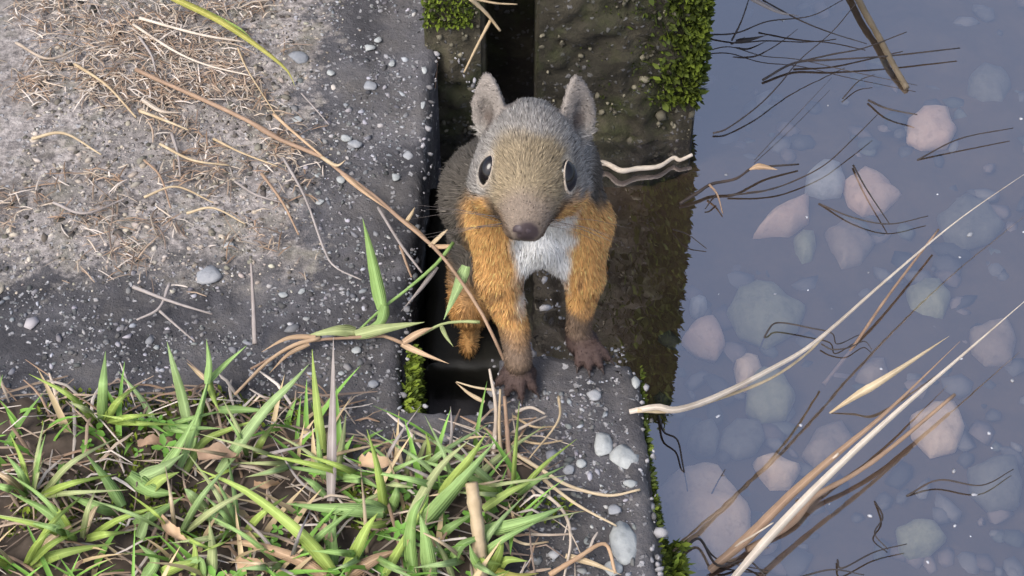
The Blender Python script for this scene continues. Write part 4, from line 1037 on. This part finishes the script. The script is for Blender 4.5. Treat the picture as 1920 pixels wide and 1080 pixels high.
def surface_nets(D, lo, step):
    s_ = D < 0; nx, ny, nz = D.shape
    def corner(i, j, k): return D[i:nx - 1 + i, j:ny - 1 + j, k:nz - 1 + k]
    cs = [(i, j, k) for i in (0, 1) for j in (0, 1) for k in (0, 1)]
    ins = sum((corner(*c) < 0).astype(np.int8) for c in cs); act = (ins > 0) & (ins < 8)
    idx = -np.ones(act.shape, np.int64); ids = np.argwhere(act); idx[act] = np.arange(len(ids))
    acc = np.zeros((len(ids), 3)); cnt = np.zeros(len(ids))
    vals = {c: corner(*c)[act] for c in cs}
    for a in cs:
        for ax in range(3):
            if a[ax] == 1: continue
            b = list(a); b[ax] = 1; b = tuple(b); va, vb = vals[a], vals[b]; m = (va < 0) != (vb < 0)
            t = va[m] / (va[m] - vb[m]); p = np.tile(np.array(a, float), (m.sum(), 1)); p[:, ax] = t; acc[m] += p; cnt[m] += 1
    V = lo + step * (ids + acc / cnt[:, None]); F = []
    for ax in range(3):
        o1, o2 = (ax + 1) % 3, (ax + 2) % 3
        sl0 = [slice(1, -1)] * 3; sl0[ax] = slice(0, -1); sl1 = list(sl0); sl1[ax] = slice(1, None)
        a = s_[tuple(sl0)]; b = s_[tuple(sl1)]; e = np.argwhere(a != b); flip = a[tuple(e.T)]
        off = np.ones(3, int); off[ax] = 0; e = e + off
        def cell(d1, d2):
            q = e.copy(); q[:, o1] -= d1; q[:, o2] -= d2; return idx[q[:, 0], q[:, 1], q[:, 2]]
        Q = np.stack([cell(1, 1), cell(0, 1), cell(0, 0), cell(1, 0)], 1); Q[~flip] = Q[~flip][:, ::-1]; F.append(Q)
    F = np.vstack(F); return V, F[(F >= 0).all(1)]
SV, SF = surface_nets(D, lo, step)
# one relaxing pass keeps the grid from showing
nbr = np.zeros_like(SV); ncnt = np.zeros(len(SV))
for a, b in ((0, 1), (1, 2), (2, 3), (3, 0)):
    np.add.at(nbr, SF[:, a], SV[SF[:, b]]); np.add.at(nbr, SF[:, b], SV[SF[:, a]]); np.add.at(ncnt, SF[:, a], 1); np.add.at(ncnt, SF[:, b], 1)
SV = SV * .55 + .45 * nbr / np.maximum(ncnt, 1)[:, None]
gr = np.gradient(D, step)
def nrm_at(P):
    i = np.clip(np.round((P - lo) / step).astype(int), 0, dims - 1); n = np.stack([g[i[:, 0], i[:, 1], i[:, 2]] for g in gr], 1)
    return n / np.maximum(np.linalg.norm(n, axis=1, keepdims=True), 1e-6)

HEADW = lambda P: sstep(-4, 3, (P[:, 2] - 81) + np.minimum(0, 12 - P[:, 1]) * .2)      # 1 on the head, 0 on the body
def lerp(a, b, t): return a * (1 - t[:, None]) + np.asarray(b) * t[:, None]
def fur_colour(P):
    n = len(P); h = (P - EYE) @ HB.T; a, b, c = h[:, 0], h[:, 1], h[:, 2]; ns = vnoise(P, .16, 5) - .5; ns2 = vnoise(P, .4, 6) - .5
    hw = HEADW(P)
    grey, olive, muz = np.array((.36, .335, .31)), np.array((.33, .265, .175)), np.array((.24, .19, .16))
    head = np.tile(grey, (n, 1))
    head = lerp(head, olive, sstep(-7, 1, b + ns * 6) * sstep(16, 9, np.abs(a) + ns * 4))
    head = lerp(head, muz, sstep(10, 15, b + ns * 3) * .8)
    zy = P[:, 2] + P[:, 1]; mw = np.clip(13.5 - .42 * (90 - zy), 5.2, 13.5)
    chk = sstep(91, 85, zy + ns * 7) * sstep(-1.8, 1.8, np.abs(a) - mw + ns * 4)
    head = lerp(head, (.80, .45, .175), chk)
    head = lerp(head, (.88, .85, .80), sstep(-12.5, -14.5, c) * sstep(9, 6, np.abs(a)))
    # dark lip line, nose
    lip = np.exp(-((np.abs(a) - mw) / 1.0) ** 2) * sstep(90, 84, zy) * sstep(2, 5, b); head = lerp(head, (.07, .048, .036), lip * .85)
    head = lerp(head, (.055, .04, .043), sstep(5.0, 3.2, np.sqrt(a * a + (b - 20.5) ** 2 + (c + 7) ** 2)))
    for e, en, ea in zip(EB, EN, EA):                                                            # thin pale eye ring
        q = P - e; ax_ = q @ en; rr_ = 5.3 * np.sqrt((q @ ea[0] / EX) ** 2 + (q @ ea[1] / EY) ** 2); d = np.sqrt((rr_ - 5.9) ** 2 + ax_ ** 2 * .5)
        head = lerp(head, (.56, .49, .40), sstep(1.5, .6, d + ns2 * 1.0) * .45); head = lerp(head, (.03, .025, .022), sstep(5.4, 4.8, rr_) * sstep(4, 3, np.abs(ax_)))
    xm = P[:, 0] - 1.8; z = P[:, 2]; y = P[:, 1]
    back = np.array((.12, .105, .088)); body = np.tile(back, (n, 1))  # dark grey back, with the torso's shade mixed into its colour
    org = np.array((.80, .45, .175)); front = sstep(38, 28, y + ns * 6) * sstep(91, 83, z + y + ns * 8)
    body = lerp(body, org, front)
    body = lerp(body, (.55, .30, .11), sstep(2, -6, z) * sstep(70, 50, y))
    wht = sstep(11.8, 7.2, np.abs(xm) + ns * 4 + sstep(60, 30, z) * 1.0) * sstep(36, 24, y) * sstep(24, 36, z + ns * 6) * sstep(88, 80, z)
    body = lerp(body, (.95, .94, .92), wht)
    mott = sstep(.12, .3, ns2 + ns) * sstep(50, 38, z) * front; body = lerp(body, (.22, .13, .08), mott * .55)
    body = lerp(body, (.22, .155, .11), sstep(25, 17, z + ns * 8) * sstep(26, 18, y)); body = lerp(body, (.09, .06, .053), sstep(11, 7, z) * sstep(26, 18, y))
    tailw = sstep(92, 104, y); body = lerp(body, (.13, .115, .10), tailw)
    col = body * (1 - hw[:, None]) + head * hw[:, None]
    for (base, tip, fwd, side, ax, L, mid) in EARS:
        q = P - mid; az = q @ ax; inn = q @ fwd; w_ = sstep(-L * .35, -L * .1, az) * sstep(11, 9, np.linalg.norm(q - np.outer(az, ax), axis=1)) * (P[:, 2] > 98)
        col = lerp(col, (.27, .235, .21), w_ * .8); 
        col = lerp(col, (.10, .072, .06), w_ * sstep(-.8, .2, inn) * sstep(3.4, 1.8, np.abs(q @ side)) * sstep(3, -3, az) * .75)
    return col
sq = empty('squirrel', ORG)
tag(sq, 'grey squirrel with orange forelegs and white chest standing on the slab edge', 'squirrel')
body = np_mesh('body', SV * .001, SF, SKIN, fur_colour(SV) * .8, sq)

def fur():
    tri = np.vstack([SF[:, [0, 1, 2]], SF[:, [0, 2, 3]]]); a, b, c = SV[tri[:, 0]], SV[tri[:, 1]], SV[tri[:, 2]]
    ar = .5 * np.linalg.norm(np.cross(b - a, c - a), axis=1)
    cen = (a + b + c) / 3
    wgt = ar * np.where(cen[:, 1] > 40, .55, 1.0) * np.where(cen[:, 2] > 84, 1.6, 1.0); N = 170000
    t = rng.choice(len(tri), N, p=wgt / wgt.sum()); r1, r2 = np.sqrt(rng.random(N)), rng.random(N)
    P = a[t] * (1 - r1)[:, None] + b[t] * (r1 * (1 - r2))[:, None] + c[t] * (r1 * r2)[:, None]
    n = nrm_at(P); h = (P - EYE) @ HB.T; hw = HEADW(P); z, y = P[:, 2], P[:, 1]
    # length in millimetres
    L = np.full(N, 2.9); L = np.where(y > 40, 4.0, L); L = L + (8 - L) * sstep(96, 108, y)
    low = sstep(40, 15, z) * (y < 28); L = L * (1 - low) + 1.5 * low; L = np.where((z < 9) & (y < 28), 1.1, L)
    Lh = 2.3 - 1.5 * sstep(4, 17, h[:, 1]); Lh = Lh + 1.6 * sstep(-8, -13, h[:, 2]) * sstep(8, 2, h[:, 1]); L = L * (1 - hw) + Lh * hw
    for (base, tip, fwd, side, ax, Le, mid) in EARS:
        q = P - mid; az = q @ ax; w_ = sstep(-Le * .4, -Le * .15, az) * (np.linalg.norm(q - np.outer(az, ax), axis=1) < 9) * (z > 98); L = L * (1 - w_) + .9 * w_
    for e, en, ea in zip(EB, EN, EA):
        q = P - e; ax_ = q @ en; rr_ = 5.3 * np.sqrt((q @ ea[0] / EX) ** 2 + (q @ ea[1] / EY) ** 2)
        L = np.where((rr_ < 7.2) & (np.abs(ax_) < 5), np.minimum(L, 1.0), L); L = np.where((rr_ < 5.6) & (np.abs(ax_) < 5), 0, L)
    L = np.where(np.sqrt(h[:, 0] ** 2 + (h[:, 1] - 20.5) ** 2 + (h[:, 2] + 7) ** 2) < 4, 0, L)
    L *= rng.uniform(.6, 1.2, N) * np.where(rng.random(N) < .10, 1.4, 1.0); keep = L > .1
    P, n, h, hw, z, y, L = P[keep], n[keep], h[keep], hw[keep], z[keep], y[keep], L[keep]; N = len(P)
    comb_h = np.tile(-hF, (N, 1)) + hR * (np.sign(h[:, 0]) * np.clip(np.abs(h[:, 0]) / 20, 0, 1))[:, None] * .35 - hU * .15
    comb_b = np.tile(np.array((0, .12, -1.)), (N, 1)); comb_b[:, 0] += np.sign(P[:, 0] - 2) * .12
    bk = sstep(30, 45, y)[:, None]; comb_b = comb_b * (1 - bk) + np.array((-.1, .7, -.55)) * bk
    t = comb_h * hw[:, None] + comb_b * (1 - hw)[:, None]
    cl = np.stack([vnoise(P, .22, 50 + i) - .5 for i in range(3)], 1) * .8                  # clumps lean together
    t = t + cl; t -= n * (t * n).sum(1)[:, None]; t /= np.maximum(np.linalg.norm(t, axis=1, keepdims=True), 1e-6)
    stand = (.42 + .5 * sstep(96, 108, y))[:, None] * rng.uniform(.7, 1.3, (N, 1))
    d1 = n * (stand + .15) + t + rng.normal(0, .16, (N, 3)); d1 /= np.linalg.norm(d1, axis=1, keepdims=True)
    d2 = n * (stand * .4) + t + np.array((0, 0, -.12)) + rng.normal(0, .12, (N, 3)); d2 /= np.linalg.norm(d2, axis=1, keepdims=True)
    sd_ = np.cross(d1, n + rng.normal(0, .5, (N, 3))); sd_ /= np.maximum(np.linalg.norm(sd_, axis=1, keepdims=True), 1e-6)
    w_ = (.075 + .014 * L)[:, None] * rng.uniform(.7, 1.2, (N, 1)); L = L[:, None]
    p0 = P - n * .25; p1 = P + d1 * L * .5; p2 = p1 + d2 * L * .5
    V = np.stack([p0 - sd_ * w_, p0 + sd_ * w_, p1 - sd_ * w_ * .8, p1 + sd_ * w_ * .8, p2], 1).reshape(-1, 3)
    b5 = np.arange(N)[:, None] * 5
    F = np.concatenate([b5 + np.array([[0, 1, 3]]), b5 + np.array([[0, 3, 2]]), b5 + np.array([[2, 3, 4]])], 0)
    col = fur_colour(P); br = rng.lognormal(0, .28, (N, 1)); ag = rng.random((N, 1)) < .30
    tipc = np.clip(col * br * np.where(ag, 1.35, 1.0), 0, .95); root = np.clip(col * br * .8, 0, .93)
    cc = np.stack([root, root, (root + tipc) / 2, (root + tipc) / 2, tipc], 1).reshape(-1, 3)
    nn = n + d1 * .25 + rng.normal(0, .10, (N, 3)); nn /= np.linalg.norm(nn, axis=1, keepdims=True)
    return np_mesh('fur', V * .001, F, FUR, cc, sq, True, np.repeat(nn, 5, 0))
fo = fur(); tag(fo, kind='stuff')

EYEM, nt, b = M('dark_eye'); b.inputs['Base Color'].default_value = (.006, .005, .006, 1); b.inputs['Roughness'].default_value = .03; b.inputs['Specular IOR Level'].default_value = .45
LIDM = mat_plain('eyelid', (.38, .32, .26), .7, .2, 400, .35)
CLAWM = mat_plain('claw_horn', (.05, .035, .03), .35, .4, 300, .3); WHISK = mat_plain('whisker', (.09, .075, .07), .4, .3, 100, .2)
def ball(name, c, r, mat, parent, n=24):
    bm = bmesh.new(); bmesh.ops.create_uvsphere(bm, u_segments=n, v_segments=n // 2, radius=r)
    me = bpy.data.meshes.new(name); bm.to_mesh(me); bm.free(); me.materials.append(mat); me.polygons.foreach_set('use_smooth', [True] * len(me.polygons))
    o = link(bpy.data.objects.new(name, me), parent); o.location = c; return o
from mathutils import Matrix
NOSEM = mat_plain('nose_leather', (.055, .040, .044), .45, .35, 500, .4)
bm = bmesh.new(); bmesh.ops.create_uvsphere(bm, u_segments=32, v_segments=20, radius=1)
for vt in bm.verts:
    x_, y_, z_ = vt.co; f = 1 - .34 * math.exp(-(x_ / .16) ** 2) * (1 if z_ < .35 else .3)                    # split upper lip
    for sg in (-1, 1): f -= .38 * math.exp(-(((x_ - sg * .52) / .24) ** 2 + ((z_ + .05) / .20) ** 2)) * (y_ > 0)    # nostrils
    wid = 3.9 if z_ > -.2 else 3.9 - 1.6 * min(1, (-.2 - z_) / .8)
    vt.co = Vector(H(x_ * wid * f, 19.0 + y_ * 2.7 * f, -7.2 + z_ * 3.2 * f) * .001)
me = bpy.data.meshes.new('nose'); bm.to_mesh(me); bm.free(); me.materials.append(NOSEM); me.polygons.foreach_set('use_smooth', [True] * len(me.polygons))
link(bpy.data.objects.new('nose', me), sq)
for c, en, ea in zip(EB, EN, EA):
    o = ball('eye', (0, 0, 0), .001, EYEM, sq)
    m_ = Matrix([(*ea[0], 0), (*ea[1], 0), (*en, 0), (0, 0, 0, 1)]).transposed() @ Matrix.Diagonal((EX + .25, EY + .25, 4.2, 1)); m_.translation = Vector((c - en * 1.6) * .001)
    o.matrix_local = m_
    V, F = [], []                  # pale lid rim, a little thicker below
    for i in range(36):
        a = 6.2832 * i / 36; rd = ea[0] * math.cos(a) * EX + ea[1] * math.sin(a) * EY; ru = rd / np.linalg.norm(rd); tb = .42 - .22 * math.sin(a)
        for k in range(8):
            b2 = 6.2832 * k / 8; V.append((c - en * .05 + rd + ru * tb * math.cos(b2) + en * tb * math.sin(b2)) * .001)
            F.append((i * 8 + k, i * 8 + (k + 1) % 8, ((i + 1) % 36) * 8 + (k + 1) % 8, ((i + 1) % 36) * 8 + k))
    mesh_obj('eyelid', V, F, LIDM, sq)
for a, b_ in CLAWS:
    m_ = (a + b_) / 2 + np.array((0, 0, .5)); V, F = tube(spline([Vector(a * .001), Vector(m_ * .001), Vector(b_ * .001)], 6), .0007, .0001, 6); mesh_obj('claw', V, F, CLAWM, sq)
for sg in (-1, 1):
    for k in range(7):
        o0 = H(sg * random.uniform(5.5, 8), random.uniform(12, 16), random.uniform(-11, -7)); Lw = random.uniform(18, 30)
        d = hR * sg * 1.0 + hF * random.uniform(-.25, .25) + hU * random.uniform(-.35, .25)
        p1 = o0 + d * Lw * .5; p2 = o0 + d * Lw + np.array((0, 0, -random.uniform(1, 5)))
        V, F = tube(spline([Vector(o0 * .001), Vector(p1 * .001), Vector(p2 * .001)], 8), .00013, .00004, 4); mesh_obj('whisker', V, F, WHISK, sq)
